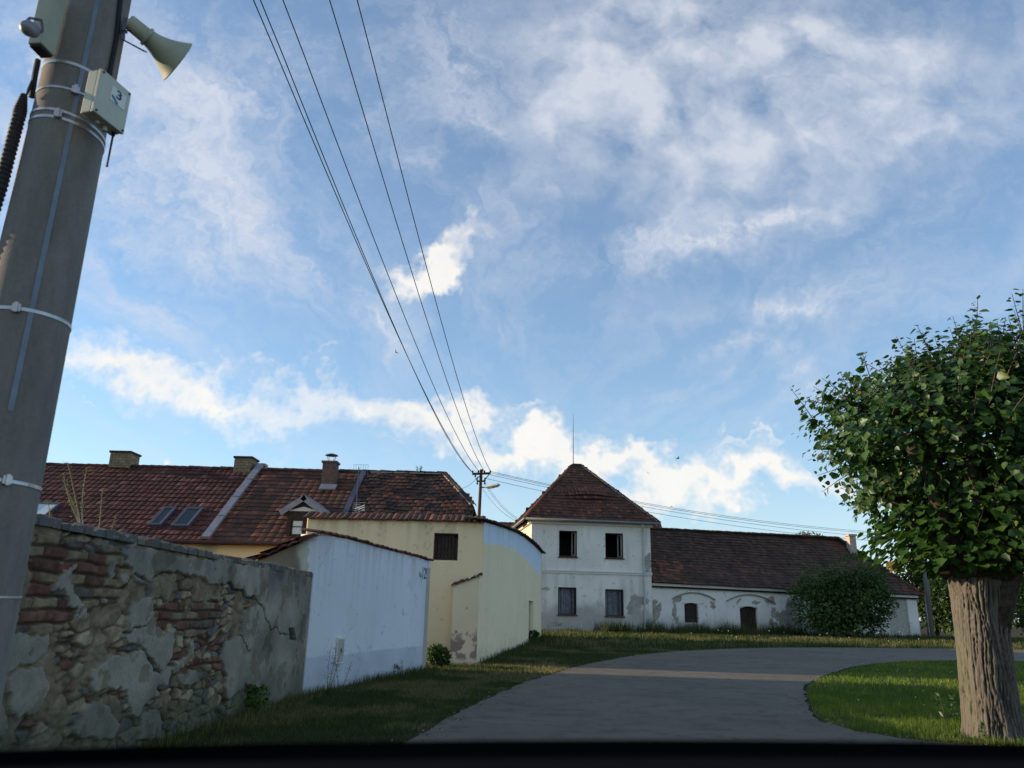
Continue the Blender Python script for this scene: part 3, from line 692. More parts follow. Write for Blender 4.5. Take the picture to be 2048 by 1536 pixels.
# ================================================================== yellow barn with the curved gable
YC = on_ground(950, 1330); YC = Vector((YC.x+.03, YC.y, 0)); YE = on_ground(1082, 1278, .16); YE.z = 0
yd = (YE-YC).normalized(); yn = Vector((yd.y, -yd.x, 0)); YL = (YE-YC).length
gp = [(968,1042),(1000,1050),(1030,1061),(1050,1073),(1070,1090),(1087,1108)]
gq = [on_wall(u, v, YC, YE) for u, v in gp]; gs = [0]+[(p-YC).dot(yd) for p in gq[1:]]; gzv = [p.z for p in gq]
gs[-1] = YL
def ytop(s): return float(np.interp(s, gs, gzv))-.05
pb = [(968,1087),(1000,1091),(1022,1096),(1045,1112),(1065,1132),(1084,1153)]; pq = [on_wall(u, v, YC, YE) for u, v in pb]; pbs = [0]+[(p-YC).dot(yd) for p in pq[1:]]; pbs[-1] = YL; pbz = [p.z for p in pq]
def gable_col(s, z):
    n = fbm(s, z, .7, 5, 25); c_ = np.array((.90, .74, .48))*(.90+.14*n)[..., None]; k = sst(-.01, .01, z-np.interp(s, pbs, pbz))[..., None]
    c_ = c_*(1-k)+np.array((.68, .74, .82))*k; return age(c_, s, z, np.interp(s, gs, gzv), 411, .3, .2, .35)
yb = empty('barn', (YC+YE)/2+Vector((-2, 0, 0)), 'cream yellow rendered barn with a curved pale blue gable band and a dark hatch', 'building')
dr = [on_wall(u, v, YC, YE) for u, v in ((1058,1201),(1066.5,1278))]; ds0, ds1 = (dr[0]-YC).dot(yd), (dr[1]-YC).dot(yd); dz1 = dr[0].z
OFB = .455; wall('gable', YC+yd*OFB, YE, -.1, lambda s: ytop(s+OFB), [(ds0-OFB, ds1-OFB, .12, dz1)], cell=.07, thick=.35, mat=M['render'], parent=yb, colf=lambda s, z: gable_col(s+OFB, z), zc=2.4)
wall('buttress_side', YC+yd*.012, YC+yd*(OFB-.002), -.1, at(966, 1149, YC.y).z-.03, cell=.2, thick=.3, mat=M['render'], parent=yb, colf=gable_col)
mb = MB(); mb.obox(YC+yd*(ds0+ds1)/2-yn*.30+Vector((0, 0, (dz1+.1)/2)), yd, yn, up, (ds1-ds0)/2-.01, .02, (dz1-.14)/2); mb.build('door', M['door_olive'], yb)
# front: the buttress stands .45 m proud of the front wall
FY = YC.y+.45; f0 = at(615, 1036, FY); fc_ = YC+yd*.46
FZ = at(965, 1041, FY).z-.04
hq = [at(u, v, FY) for u, v in ((866,1120),(917,1067))]
hs0, hs1, hz0, hz1 = hq[0].x-f0.x, hq[1].x-f0.x, hq[0].z, hq[1].z
FA = Vector((f0.x, FY, 0)); FB = Vector((fc_.x, FY, 0)); FL = (FB-FA).length
ycol = lambda seed: (lambda s, z: age(np.array((.90, .70, .42))*(.90+.14*fbm(s, z, .8, 5, seed)+.06*fbm(s*3, z*.3, 1.4, 4, seed+1))[..., None], s, z, FZ, 421, .5, .22, .3))
wall('wall', FA, FB-Vector((.004, 0, 0)), -.1, FZ, [(hs0, hs1, hz0, hz1)], cell=.05, thick=.3, mat=M['render'], parent=yb, colf=ycol(33))
wall('wall', Vector((f0.x, FY+14, 0)), FA+Vector((0, .302, 0)), -.1, FZ, cell=.5, thick=.3, mat=M['render'], parent=yb, colf=ycol(34))
wall('wall', YE, Vector((f0.x, YE.y+.3, 0)), -.1, gzv[-1]-.1, cell=.5, thick=.3, mat=M['render'], parent=yb, colf=ycol(35))
mb = MB(); hx0, hx1 = FA.x+hs0, FA.x+hs1
for k in range(7):
    w_ = (hx1-hx0)/7; mb.box(hx0+k*w_+.004, hx0+(k+1)*w_-.006, FY+.16+random.uniform(0, .015), FY+.19, hz0, hz1-random.uniform(0, .02)*k)
hatch = mb.build('hatch', M['wood_dark'], yb)
mb = MB(); 
for (a, b_, c_, e) in ((hx0, hx0+.035, hz0, hz1), (hx1-.035, hx1, hz0, hz1), (hx0+.037, hx1-.037, hz1-.035, hz1), (hx0+.037, hx1-.037, hz0, hz0+.035)): mb.box(a, b_, FY+.10, FY+.15, c_, e)
mb.build('hatch_frame', M['rust'], hatch)
# buttress: a stub wall in front with a little pent top
sA = at(901, 1300, YC.y); sA = Vector((sA.x, YC.y, 0)); stL = (YC-sA).length
zl, zr = at(901, 1170, YC.y).z, at(966, 1149, YC.y).z
def but_col(s, z):
    c_ = np.array((.86, .70, .46))*(.90+.16*fbm(s, z, 1.5, 5, 44))[..., None]
    k = (sst(.54, .60, fbm(s, z, 4.5, 4, 46))*sst(1.0, .55, z)*sst(.05, .2, z))[..., None]; c_ = c_*(1-k)+np.array((.34, .24, .20))*k
    for (u, v, r_) in ((912,1264,.055),(934,1216,.03),(934,1266,.04)):
        q_ = at(u, v, YC.y); k = sst(r_, r_*.6, np.hypot((s-(q_.x-sA.x))*1.6, z-q_.z))[..., None]; c_ = c_*(1-k)+np.array((.22, .16, .10))*k
    return c_
wall('buttress', sA, YC-Vector((.0, 0, 0)), -.1, lambda s: zl+(zr-zl)*s/stL-.03, cell=.03, thick=.445, mat=M['render'], parent=yb, colf=but_col)
coping_tiles('buttress_tiles', [sA+Vector((-.06, 0, zl)), YC+Vector((.1, 0, zr+.01))], Vector((0, -1, 0)), .07, M['tile_red'], yb, step=.17, back=.42)
coping_tiles('eaves_tiles', [FA+Vector((-.1, 0, FZ+.04)), FB+Vector((.05, 0, FZ+.04))], Vector((0, -1, 0)), .13, M['tile_mid'], yb, step=.17, back=.5, tilt=.35)
Pv = [YC+yd*s_+Vector((0, 0, ytop(s_)+.06)) for s_ in np.linspace(.1, YL+.3, 60)]
coping_tiles('verge_tiles', Pv, yn, .16, M['tile_dark'], yb, step=.24, back=.5, tilt=.1)
V = []; F = []
for s_ in np.linspace(.42, YL, 30):
    p = YC+yd*s_; V += [p+Vector((-.02, 0, ytop(s_)+.02)), Vector((f0.x-.1, p.y, min(ytop(s_), FZ+.12+.0*s_)+.02))]
for i in range(29): F.append((2*i, 2*i+2, 2*i+3, 2*i+1))
pyd('roof', V, F, M['tile_dark'], yb, rnd=[random.random()*.5 for _ in F])

# ================================================================== row of houses behind the yard, ridge along x
EY, RY = 28.0, 33.0
r0, r1 = at(90, 921, RY), at(890, 958, RY); RZ = (r0.z+r1.z)/2
e0 = at(300, 1080, EY); EZ = e0.z
slope = Vector((0, RY-EY, RZ-EZ)); SLn = slope.length; su = slope.normalized(); ex = Vector((1, 0, 0)); rn_ = ex.cross(su)
def on_roof(u, v):
    d = ray(u, v); o_ = Vector((0, 0, EYE)); p0 = Vector((0, EY, EZ)); t = (p0-o_).dot(rn_)/d.dot(rn_); return o_+d*t
XL = -25.0; XP = on_roof(485, 985).x; XF = on_roof(708, 990).x; XR = r1.x
XV = on_roof(946, 1020).x
def house_row(name, x0, x1, mat, label, keep=None, xe=None, rndf=None, **kw):
    h = empty(name, ((x0+x1)/2, EY+4, 0), label, 'house')
    mats = kw.pop('wallcol', (.82, .62, .35))
    wall('wall', (x0, EY+.35), (x1, EY+.35), 0, EZ-.05, cell=.5, thick=.3, mat=M['render'], parent=h, colf=weath(mats, .05, 3))
    wall('back_wall', (x1, 2*RY-EY), (x0, 2*RY-EY), 0, EZ, cell=1, thick=.3, mat=M['render'], parent=h, colf=weath(mats, .05, 3))
    rf, nn = tile_roof('roof', (x0, EY, EZ), ex, su, x1-x0, SLn, mat, h, keep=keep, rndf=rndf, **kw)
    return h, rf, nn
hz_px = on_roof(948, 1012)
def wav(s, t): return .03*math.sin(s*1.7)+.02*math.sin(s*4.1+t)
h1, rf1, nn = house_row('house', XL, XP, M['tile_red'], 'left house with a dark red pantile roof, two brick chimneys and roof windows', w=.235, r=.36)
h2, rf2, _ = house_row('house', XP, XF, M['tile_mid'], 'middle house with brown tiles, a gabled dormer and a capped brick chimney', w=.30, r=.33, arc=.014)
tq = (hz_px-Vector((0, EY, EZ))).dot(su)
def keep3(s, t):
    x = XF+s
    if t <= tq: return True
    return x < hz_px.x+(XR-hz_px.x)*(t-tq)/(SLn-tq)+.1
h3, rf3, _ = house_row('house', XF, XV, M['tile_old'], 'right end house of the row with old mossy tiles and a half-hipped end', keep=keep3, w=.24, r=.30, arc=.008, jit=.014, zoff=wav)
for h, a, b_ in ((h1, XL, XP), (h2, XP, XF)):
    poly_slab('roof_light_stop', [(a, EY, EZ), (b_, EY, EZ), (b_, RY, RZ), (a, RY, RZ)], rn_, .12, M['dark_slab'], h)
    pyd('rear_roof', [(a, RY, RZ-.02), (b_, RY, RZ-.02), (b_, 2*RY-EY, EZ), (a, 2*RY-EY, EZ)], [(0, 1, 2, 3)], M['tile_dark'], h, rnd=[.4])
hz_back = Vector((hz_px.x, 2*RY-hz_px.y, hz_px.z))
poly_slab('roof_light_stop', [(XF, EY, EZ), (XV, EY, EZ), hz_px, (XR, RY, RZ), (XF, RY, RZ)], rn_, .10, M['dark_slab'], h3)
pyd('rear_roof', [(XF, RY, RZ-.02), (XR, RY, RZ-.02), hz_back, (XV, 2*RY-EY, EZ), (XF, 2*RY-EY, EZ)], [(0, 1, 2, 3, 4)], M['tile_dark'], h3, rnd=[.4])
pyd('hip', [(XR, RY, RZ-.02), hz_px-Vector((0, 0, .02)), hz_back], [(0, 1, 2)], M['tile_old'], h3, rnd=[.5])
pyd('gable', [(XV-.15, EY+.35, 0), (XV-.15, 2*RY-EY, 0), (XV-.15, 2*RY-EY, EZ), (XV-.15, hz_back.y, hz_back.z-.1), (XV-.15, hz_px.y, hz_px.z-.1), (XV-.15, EY+.35, EZ)], [(0, 1, 2, 3, 4, 5)], M['render'], h3, col=np.tile(np.array([.5, .47, .38]), (6, 1)))
ridge_tiles('ridge', (XL, RY, RZ+.03), (XP, RY, RZ+.03), M['tile_red'], h1)
ridge_tiles('ridge', (XP, RY, RZ+.03), (XF, RY, RZ+.03), M['tile_mid'], h2)
ridge_tiles('ridge', (XF, RY, RZ+.03), (XR, RY, RZ+.04), M['tile_old'], h3)
ridge_tiles('hip_ridge', (XR, RY, RZ+.03), hz_px+Vector((0, 0, .04)), M['tile_old'], h3)
mb = MB()
for k in range(9):
    a = XF+.3+k*(XR-XF-.5)/9; mb.tube([(a, RY-.13, RZ-.01), (a+random.uniform(.25, .6), RY-.14, RZ)], random.uniform(.015, .035), 5)
q0, q1 = Vector((XR, RY, RZ)), hz_px
for k in range(14):
    f0_ = k/14; mb.tube([q0.lerp(q1, f0_)+Vector((-.12, -.08, .02)), q0.lerp(q1, f0_+.055)+Vector((-.12, -.08, .02))], random.uniform(.02, .04), 5)
mb.build('mortar', M['mortar'], h3)
for h, a, b_, mt_ in ((h1, XL, XP, 'rust'), (h2, XP, XF, 'rust')):
    mb = MB(); mb.tube([(a, EY-.06, EZ-.03), (b_, EY-.06, EZ-.03)], .06, 8); mb.build('gutter', M[mt_], h)
# metal covered fire wall between the first two houses
pA, pB = Vector((XP, EY-.05, EZ+.12)), Vector((XP, RY+.1, RZ+.28))
mb = MB(); d_ = (pB-pA); L_ = d_.length; d_.normalize(); nrm = ex.cross(d_)
for k in range(4): mb.obox(pA+d_*(L_*(k+.5)/4), ex, d_, nrm, .145, L_/8-.012, .05)
for k in range(1, 4): mb.obox(pA+d_*(L_*k/4)+nrm*.02, ex, d_, nrm, .155, .018, .05)
mb.obox(pB+Vector((0, .12, -.03)), ex, Vector((0, 1, 0)), up, .21, .2, .05)
mb.build('fire_wall_cover', M['metal_sheet'], h1)
pA, pB = Vector((XF, EY+.0, EZ+.08)), Vector((XF, RY+.05, RZ+.1)); mb = MB(); mb.obox((pA+pB)/2, ex, (pB-pA).normalized(), nrm, .11, (pB-pA).length/2, .045); mb.build('flashing', M['metal_dark'], h3)
# roof windows
def roof_window(c0, c1, parent, pane, name='roof_window'):
    """c0 lower left, c1 upper right on the roof"""
    a, b_ = on_roof(*c0), on_roof(*c1); x0, x1 = a.x, b_.x; t0, t1 = (a-Vector((0, EY, EZ))).dot(su), (b_-Vector((0, EY, EZ))).dot(su)
    P = lambda x, t: Vector((x, EY, EZ))+su*t
    mb = MB(); cx_ = (x0+x1)/2; ct = (t0+t1)/2; hx, ht = (x1-x0)/2, (t1-t0)/2
    for (x, t, a1, a2) in ((x0+.035, ct, .035, ht), (x1-.035, ct, .035, ht), (cx_, t0+.05, hx-.072, .05), (cx_, t1-.035, hx-.072, .035)):
        mb.obox(P(x, t)+nn*.09, ex, su, nn, a1, a2, .07)
    fr = mb.build(name, M['metal_dark'], parent, bevel=.01)
    mb = MB(); mb.obox(P(cx_, ct)+nn*.10, ex, su, nn, hx-.06, ht-.06, .012); mb.build('pane', M[pane], fr)
    mb = MB()
    for (x, t, a1, a2) in ((x0+.085, ct, .012, ht-.10), (x1-.085, ct, .012, ht-.10), (cx_, t1-.085, hx-.10, .012), (cx_, t0+.11, hx-.10, .012)): mb.obox(P(x, t)+nn*.128, ex, su, nn, a1, a2, .015)
    mb.build('sash', M['metal_sheet'], fr)
roof_window((295, 1056), (355, 1020), h1, 'glass_sky'); roof_window((341, 1058), (409, 1021), h1, 'glass_sky'); roof_window((30, 1044), (124, 1012), h1, 'blind')
mb = MB(); a = on_roof(318, 1060); 
# chimneys
def chimney(u0, u1, vt, vb, y, mat, parent, cap=None, dep=.5, name='chimney', zb=None):
    a, b_ = at(u0, vt, y), at(u1, vb, y); zb = b_.z if zb is None else zb
    mb = MB(); mb.box(a.x, b_.x, y, y+dep, zb, a.z-.09); o_ = mb.build(name, M[mat], parent)
    mb = MB(); mb.box(a.x-.05, b_.x+.05, y-.05, y+dep+.05, a.z-.088, a.z); mb.build('cap', M[cap or 'mortar'], o_, bevel=.01); return o_, a, b_
chimney(222, 256, 901, 935, RY-.3, 'brick_yellow', h1, 'dark_slab', .9); chimney(470, 500, 912, 945, RY-.3, 'brick_yellow', h1, 'dark_slab', .9)
co, a, b_ = chimney(646, 668, 921, 975, RY-1.4, 'brick_red', h2, 'brick_red', .55)
cxx = (a.x+b_.x)/2; mb = MB()
for dx, dy in ((-.15, -.15), (.15, -.15), (-.15, .15), (.15, .15)): mb.tube([(cxx+dx*.6, RY-1.12+dy*.6, a.z), (cxx+dx, RY-1.12+dy, a.z+.26)], .014, 5)
mb.tube([(cxx, RY-1.12, a.z+.26), (cxx, RY-1.12, a.z+.30), (cxx, RY-1.12, a.z+.36)], [.27, .25, .04], 12); mb.build('cowl', M['metal_dark'], co)
mb = MB(); mb.obox(at(656, 974, RY-1.75)+Vector((0, 0, 0)), ex, su, nn, .33, .22, .03); mb.build('flashing', M['metal_sheet'], h2)
# dormer
DY = EY+.28; dl = at(572, 1075, DY); dR = at(638, 1075, DY); apx = at(608, 992, DY-.15); el = at(560, 1022, DY-.15); er = at(653, 1026, DY-.15)
dm = MB(); x0, x1, zb = dl.x, dR.x, dl.z; zt = (at(600, 1030, DY).z)
mb = MB(); mb.box(x0-.02, x0+.16, DY, DY+3.0, zb-.4, zt); mb.box(x1-.14, x1+.02, DY, DY+3.0, zb-.4, zt); mb.box(x0+.162, x1-.142, DY+.02, DY+.12, zt-.14, zt-.002); mb.box(x0+.162, x1-.142, DY, DY+.14, zb-.4, zb+.06)
dmo = mb.build('dormer', M['wood_dark'], h2)
cm_ = (x0+x1)/2
g0, g1, gap = Vector((el.x+.12, DY+.02, zt+.0)), Vector((er.x-.12, DY+.02, zt+.0)), Vector((apx.x, DY+.02, apx.z-.13))
pyd('dormer_gable', [g0, g1, gap, g0+Vector((0, .1, 0)), g1+Vector((0, .1, 0)), gap+Vector((0, .1, 0))], [(0, 1, 2), (3, 5, 4), (0, 3, 4, 1), (1, 4, 5, 2), (2, 5, 3, 0)], M['wood_dark'], dmo)
tw = .62; pyd('gable_pane', [Vector((gap.x-.62, DY-.01, g0.z+.14)), Vector((gap.x+.62, DY-.01, g0.z+.14)), Vector((gap.x, DY-.01, gap.z-.24))], [(0, 1, 2)], M['blind'], dmo)
mb = MB()
for (p, q) in ((el, apx), (er, apx)):
    p = Vector(p); q = Vector(q); d_ = (q-p).normalized(); nr_ = Vector((0, 1, 0)).cross(d_); 
    if nr_.z < 0: nr_ = -nr_
    Ld = (q-p).length; mb.obox((p+q)/2+Vector((0, 1.6, 0))-d_*0, d_, Vector((0, 1, 0)), nr_, Ld/2+.02, 1.6, .045)
    mb.obox((p+q)/2-Vector((0, .012, 0))-nr_*.06, d_, Vector((0, 1, 0)), nr_, Ld/2+.03, .012, .10)
mb.build('dormer_roof', M['metal_sheet'], dmo)
wx0, wx1 = at(582, 1050, DY).x, at(608, 1050, DY).x
mb = MB(); mb.box(x0+.162, wx0-.002, DY+.03, DY+.1, zb+.062, zt-.142); mb.build('side_panel', M['wood_dark'], dmo); mb = MB(); mb.box(wx1+.002, x1-.142, DY+.03, DY+.1, zb+.062, zt-.142); mb.build('side_panel', M['wood_dark'], dmo)
wf = MB()
for (a, b_, c_, e) in ((wx0, wx0+.06, zb+.07, zt-.15), (wx1-.06, wx1, zb+.07, zt-.15), (wx0+.062, wx1-.062, zt-.21, zt-.15), (wx0+.062, wx1-.062, zb+.07, zb+.13), (wx0+.062, wx1-.062, (zb+zt)/2-.03, (zb+zt)/2)): wf.box(a, b_, DY-.0, DY+.06, c_, e)
wf.build('dormer_window', M['wood_dark'], dmo)
mb = MB(); mb.box(wx0+.05, wx1-.05, DY+.03, DY+.04, zb+.12, zt-.2); mb.build('dormer_pane', M['blind'], dmo)
# television antennas on a mast
ma = empty('antenna_mast', on_roof(712, 1030), 'thin antenna mast with a mesh panel and a comb aerial on the old tiled roof', 'antenna')
mtop = at(718, 935, EY+1.2); mbot = at(711, 1036, EY+.9); mb = MB(); mb.tube([mbot, mtop], .022, 6); mb.build('mast', M['metal_dark'], ma)
mb = MB(); ga, gb = at(708, 929, EY+1.15), at(735, 950, EY+1.15)
for k in range(7): x = ga.x+(gb.x-ga.x)*k/6; mb.tube([(x, ga.y, ga.z), (x, ga.y, gb.z)], .006, 4)
for k in range(3): z = gb.z+(ga.z-gb.z)*k/2; mb.tube([(ga.x, ga.y+.01, z), (gb.x, ga.y+.01, z)], .007, 4)
mb.build('mesh_panel', M['metal_sheet'], ma)
mb = MB(); ga, gb = at(706, 1006, EY+.9), at(732, 1034, EY+.9)
for k in range(8): z = gb.z+(ga.z-gb.z)*k/7; mb.tube([(ga.x, ga.y, z), (ga.x+(gb.x-ga.x)*(.9 if k in (0, 7) else .55), ga.y-.02, z+.03)], .011, 4)
mb.tube([(ga.x+.13, ga.y, gb.z), (ga.x+.13, ga.y, ga.z)], .012, 4)
for zz in (.22, .40, .55): mb.tube([(ga.x+.1, ga.y-.05, gb.z+zz*(ga.z-gb.z)), (gb.x-.02, ga.y-.35, gb.z+(zz+.22)*(ga.z-gb.z))], .018, 5)
mb.tube([(gb.x-.02, ga.y-.35, gb.z+.3*(ga.z-gb.z)), (gb.x-.02, ga.y-.35, gb.z+.85*(ga.z-gb.z))], .012, 4)
mb.build('comb_aerial', M['white_metal'], ma)

# ================================================================== two-storey house with the pyramid roof
TY = 45.0; tA = at(1062, 1150, TY); GT = gz(0, 45)
ta = R(7.0); td = Vector((math.cos(ta), math.sin(ta), 0)); tn = Vector((td.y, -td.x, 0)); tin = -tn
TA = Vector((tA.x, TY, 0))
def on_t(u, v): q = on_wall(u, v, TA, TA+td); return ((q-TA).dot(td), q.z)
TLn = on_t(1303, 1150)[0]; TZ = on_t(1180, 1043)[1]; DEP = 7.6
TB = TA+td*TLn; TC = TB+tin*DEP; TD = TA+tin*DEP
tow = empty('house', (TA+TB+TC+TD)/4+Vector((0, 0, GT)), 'tall white two-storey house with a pyramid tiled roof and peeling walls', 'house')
wins = []
for (u0, u1, v0, v1) in ((1118,1154,1062,1113),(1211,1246,1067,1116),(1116,1153,1175,1229),(1211,1247,1179,1232)):
    a, b_ = on_t(u0, v1), on_t(u1, v0); wins.append((a[0], b_[0], a[1], b_[1]))
def peel(s, z, spots, c_, col, ns=3.5, seed=3):
    sj = s+(fbm(s, z, ns, 4, seed)-.5)*.55; zj = z+(fbm(s, z, ns, 4, seed+3)-.5)*.55; k = np.zeros_like(s, bool)
    for (a, b_, rx, rz) in spots: k |= ((sj-a)/rx)**2+((zj-b_)/rz)**2 < 1
    e = sst(.0, .5, fbm(s, z, 9, 3, seed+7))[..., None]; cc_ = np.array(col)*(.7+.6*fbm(s, z, 6, 4, seed+9))[..., None]
    return np.where(k[..., None], cc_, c_)
def tow_col(s, z):
    z = z-GT; n = fbm(s, z, .9, 6, 61); c_ = np.array((.84, .79, .70))*(.84+.28*n)[..., None]
    st = sst(.5, .75, fbm(s*3, z*.35, 1.3, 4, 66))*.16; c_ = c_*(1-st[..., None])
    k = sst(1.75, .85, z+(fbm(s, z, .9, 5, 62)-.5)*2.1)[..., None]*.62; c_ = c_*(1-k)+np.array((.27, .25, .22))*k*(.75+.5*fbm(s, z, 3, 4, 64))[..., None]
    sp = [on_t(u, v) for (u, v) in ((1293,1120),(1296,1132),(1295,1145),(1068,1100),(1090,1180),(1280,1200),(1270,1215),(1230,1258),(1110,1248))]
    rr = [(.28,.35),(.22,.25),(.3,.18),(.05,.05),(.22,.08),(.6,.28),(.4,.3),(.35,.18),(.35,.12)]
    c_ = peel(s, z+GT, [(a, b_, r_[0], r_[1]) for (a, b_), r_ in zip(sp, rr)], c_, (.40, .37, .32), 3, 5)
    k = (fbm(s, z, 7, 4, 68) > .77)[..., None]; return np.where(k, c_*.66, c_)
side_col = lambda s, z: np.array((.76, .68, .48))*(.85+.3*fbm(s, z, 1.1, 5, 71))[..., None]
wall('front_wall', TA, TB, 0, TZ, wins, cell=.06, thick=.4, mat=M['col'], parent=tow, colf=tow_col, zc=TZ-.2)
wall('side_wall', TD+tin*-.402, TA+tin*.402, 0, TZ-.003, cell=.2, thick=.4, mat=M['col'], parent=tow, colf=side_col)
wall('side_wall', TB+tin*.402, TC-tin*.402, 0, TZ-.003, cell=.5, thick=.4, mat=M['col'], parent=tow, colf=side_col)
wall('back_wall', TC, TD, 0, TZ-.006, cell=.5, thick=.4, mat=M['col'], parent=tow, colf=side_col)
# near-black floor and partition, added to keep the rooms dark
mb = MB(); mb.obox((TA+TC)/2+Vector((0, 0, 3.4)), td, tin, up, TLn/2-.5, DEP/2-.5, .1); mb.obox(TA+td*TLn/2+tin*3+Vector((0, 0, 3.4)), td, tin, up, TLn/2-.45, .05, 3.2); mb.build('room_dark_panels', M['room_shade'], tow)
# string course and cornice
zs = on_t(1180, 1146)[1]; mb = MB(); mb.obox(TA+td*(TLn/2)+tn*.03+Vector((0, 0, zs)), td, tn, up, TLn/2+.02, .035, .05); mb.obox(TA+td*(TLn/2)+tn*.05+Vector((0, 0, zs+.085)), td, tn, up, TLn/2+.03, .055, .03)
mb.build('string_course', M['white_paint'], tow)
mb = MB(); mb.obox(TA+td*(TLn/2)+tn*.08+Vector((0, 0, TZ-.12)), td, tn, up, TLn/2+.10, .085, .10); mb.obox(TA+tin*(DEP/2)-td*.08+Vector((0, 0, TZ-.12)), tin, td, up, DEP/2+.0, .08, .10); mb.build('cornice', M['white_paint'], tow)
def window_frame(A0, d, n, a, b_, c_, e, kind, parent):
    """kind 0 open casement, 1 closed with curtain"""
    mb = MB(); P = lambda s, z, o_: A0+d*s+n*o_+Vector((0, 0, z)); w_ = .06
    for (s0_, s1_, z0_, z1_) in ((a, a+w_, c_, e), (b_-w_, b_, c_, e), (a+w_+.001, b_-w_-.001, e-w_, e), (a+w_+.001, b_-w_-.001, c_, c_+w_)):
        mb.obox(P((s0_+s1_)/2, (z0_+z1_)/2, -.10), d, n, up, (s1_-s0_)/2, .04, (z1_-z0_)/2)
    fr = mb.build('window', M['wood_dark'], parent)
    mb = MB(); mb.obox(P((a+b_)/2, c_-.03, .03), d, n, up, (b_-a)/2+.06, .07, .025); mb.build('sill', M['rust'], fr)
    if kind == 1:
        V = []; F = []; k = 24
        for i in range(k+1):
            s_ = a+.065+(b_-a-.13)*i/k; o_ = -.24+.035*math.sin(i*1.7)+.02*math.sin(i*.9+2); V += [P(s_, c_+.02, o_), P(s_, e-.02, o_)]
        for i in range(k): F.append((2*i, 2*i+2, 2*i+3, 2*i+1))
        pyd('curtain', V, F, M['curtain'], fr)
        mb = MB(); mb.obox(P((a*.25+b_*.75)+.0, (c_+e)/2, -.10), d, n, up, .02, .03, (e-c_)/2-.07); mb.build('mullion', M['wood_dark'], fr)
    else:
        s_ = b_-.10; mb = MB(); dd = (d*.55-n*.83).normalized(); hinge = P(b_-.07, (c_+e)/2, -.14); L_ = .40; nn2 = dd.cross(up)
        for q, hw, hz_ in ((.03, .03, (e-c_)/2-.08), (L_-.03, .03, (e-c_)/2-.08)): mb.obox(hinge-dd*0+(-d*.35-n*.94).normalized()*q, (-d*.35-n*.94).normalized(), nn2, up, hw, .02, hz_)
        for zz in (c_+.10, e-.10): mb.obox(hinge+(-d*.35-n*.94).normalized()*(L_/2)+Vector((0, 0, zz-(c_+e)/2)), (-d*.35-n*.94).normalized(), nn2, up, L_/2, .02, .03)
        mb.build('casement', M['wood_grey'], fr)
    return fr
for i, (a, b_, c_, e) in enumerate(wins): window_frame(TA, td, tn, a, b_, c_, e, 0 if i < 2 else 1, tow)
# roof
OV = .42; zE = TZ+.02
cA, cB, cC, cD = TA-td*OV+tn*OV, TB+td*OV+tn*OV, TC+td*OV-tn*OV, TD-td*OV-tn*OV
for c_ in (cA, cB, cC, cD): c_.z = zE
mid = (cA+cB+cC+cD)/4; apz = at(1150, 934, mid.y).z
p0, p1 = mid-td*.45, mid+td*.35; p0.z = p1.z = apz
def hip_face(a, b_, tops_, mat, parent, **k):
    """a->b eaves left to right as seen from outside, tops_ upper points"""
    E_ = (b_-a); wd_ = E_.length; E_ = E_/wd_; t0 = tops_[0]-a; Sd = t0-E_*t0.dot(E_); ln = Sd.length; Sd = Sd/ln
    sl = (tops_[0]-a).dot(E_); sr = (tops_[-1]-a).dot(E_)
    kp = lambda s, t: sl*t/ln-.08 < s < wd_-(wd_-sr)*t/ln+.08
    o_, n_ = tile_roof('roof', a, E_, Sd, wd_, ln, mat, parent, keep=kp, **k)
    poly_slab('roof_light_stop', [a, b_]+list(reversed(tops_)) if len(tops_) > 1 else [a, b_, tops_[0]], n_, .06, M['dark_slab'], parent)
    return Sd, n_
def eye(s, t):                                  # the eyelid vent swells out of the front slope
    k = math.exp(-((s-4.15)/1.35)**2)*max(0, 1-abs((t-2.62)/.75))
    return .30*k
hip_face(cA, cB, [p0, p1], M['tile_mid'], tow, w=.22, r=.29, arc=.012, jit=.01, zoff=lambda s, t: eye(s, t)+.03*math.sin(s*1.3)*math.sin(t))
hip_face(cD, cA, [p0], M['tile_mid'], tow, w=.24, r=.29, arc=.012)
hip_face(cB, cC, [p1], M['tile_mid'], tow, w=.24, r=.29, arc=.012)
hip_face(cC, cD, [p1, p0], M['tile_dark'], tow, w=.30, r=.36, arc=.012)
for p_, q_ in ((p0, cA), (p1, cB), (p0, cD), (p1, cC)): ridge_tiles('hip_ridge', p_+Vector((0, 0, .05)), q_+Vector((0, 0, .06)), M['tile_mid'], tow, r=.10)
mb = MB(); 
for k in range(22):
    f0_, f1_ = k/22, (k+.8)/22; mb.tube([p1.lerp(cB, f0_)+Vector((-.10, -.12, .06)), p1.lerp(cB, f1_)+Vector((-.10, -.12, .06))], random.uniform(.015, .03), 5)
mb.build('mortar', M['mortar'], tow)
ch_ = MB(); cm2 = (p0+p1)/2; ch_.obox(cm2+Vector((0, .2, .02)), td, tin, up, .42, .26, .14); ch_.obox(cm2+Vector((-.0, .2, .19)), td, tin, up, .30, .2, .035); ch_.build('ridge_cap', M['dark_slab'], tow)
# eyelid slot
sE = (cB-cA).normalized(); tt0 = p0-cA; sSd = tt0-sE*tt0.dot(sE); sSd.normalize(); sN = sE.cross(sSd)
if sN.z < 0: sN = -sN
V = []; F = []
for i in range(21):
    s_ = 3.1+2.1*i/20; k = math.exp(-((s_-4.15)/.75)**2); P_ = cA+sE*s_+sSd*2.32; V += [P_+sN*.05, P_+sSd*.06*k+sN*(.05+.22*k)]
for i in range(20): F.append((2*i, 2*i+2, 2*i+3, 2*i+1))
pyd('eyelid_vent', V, F, M['black'], tow)
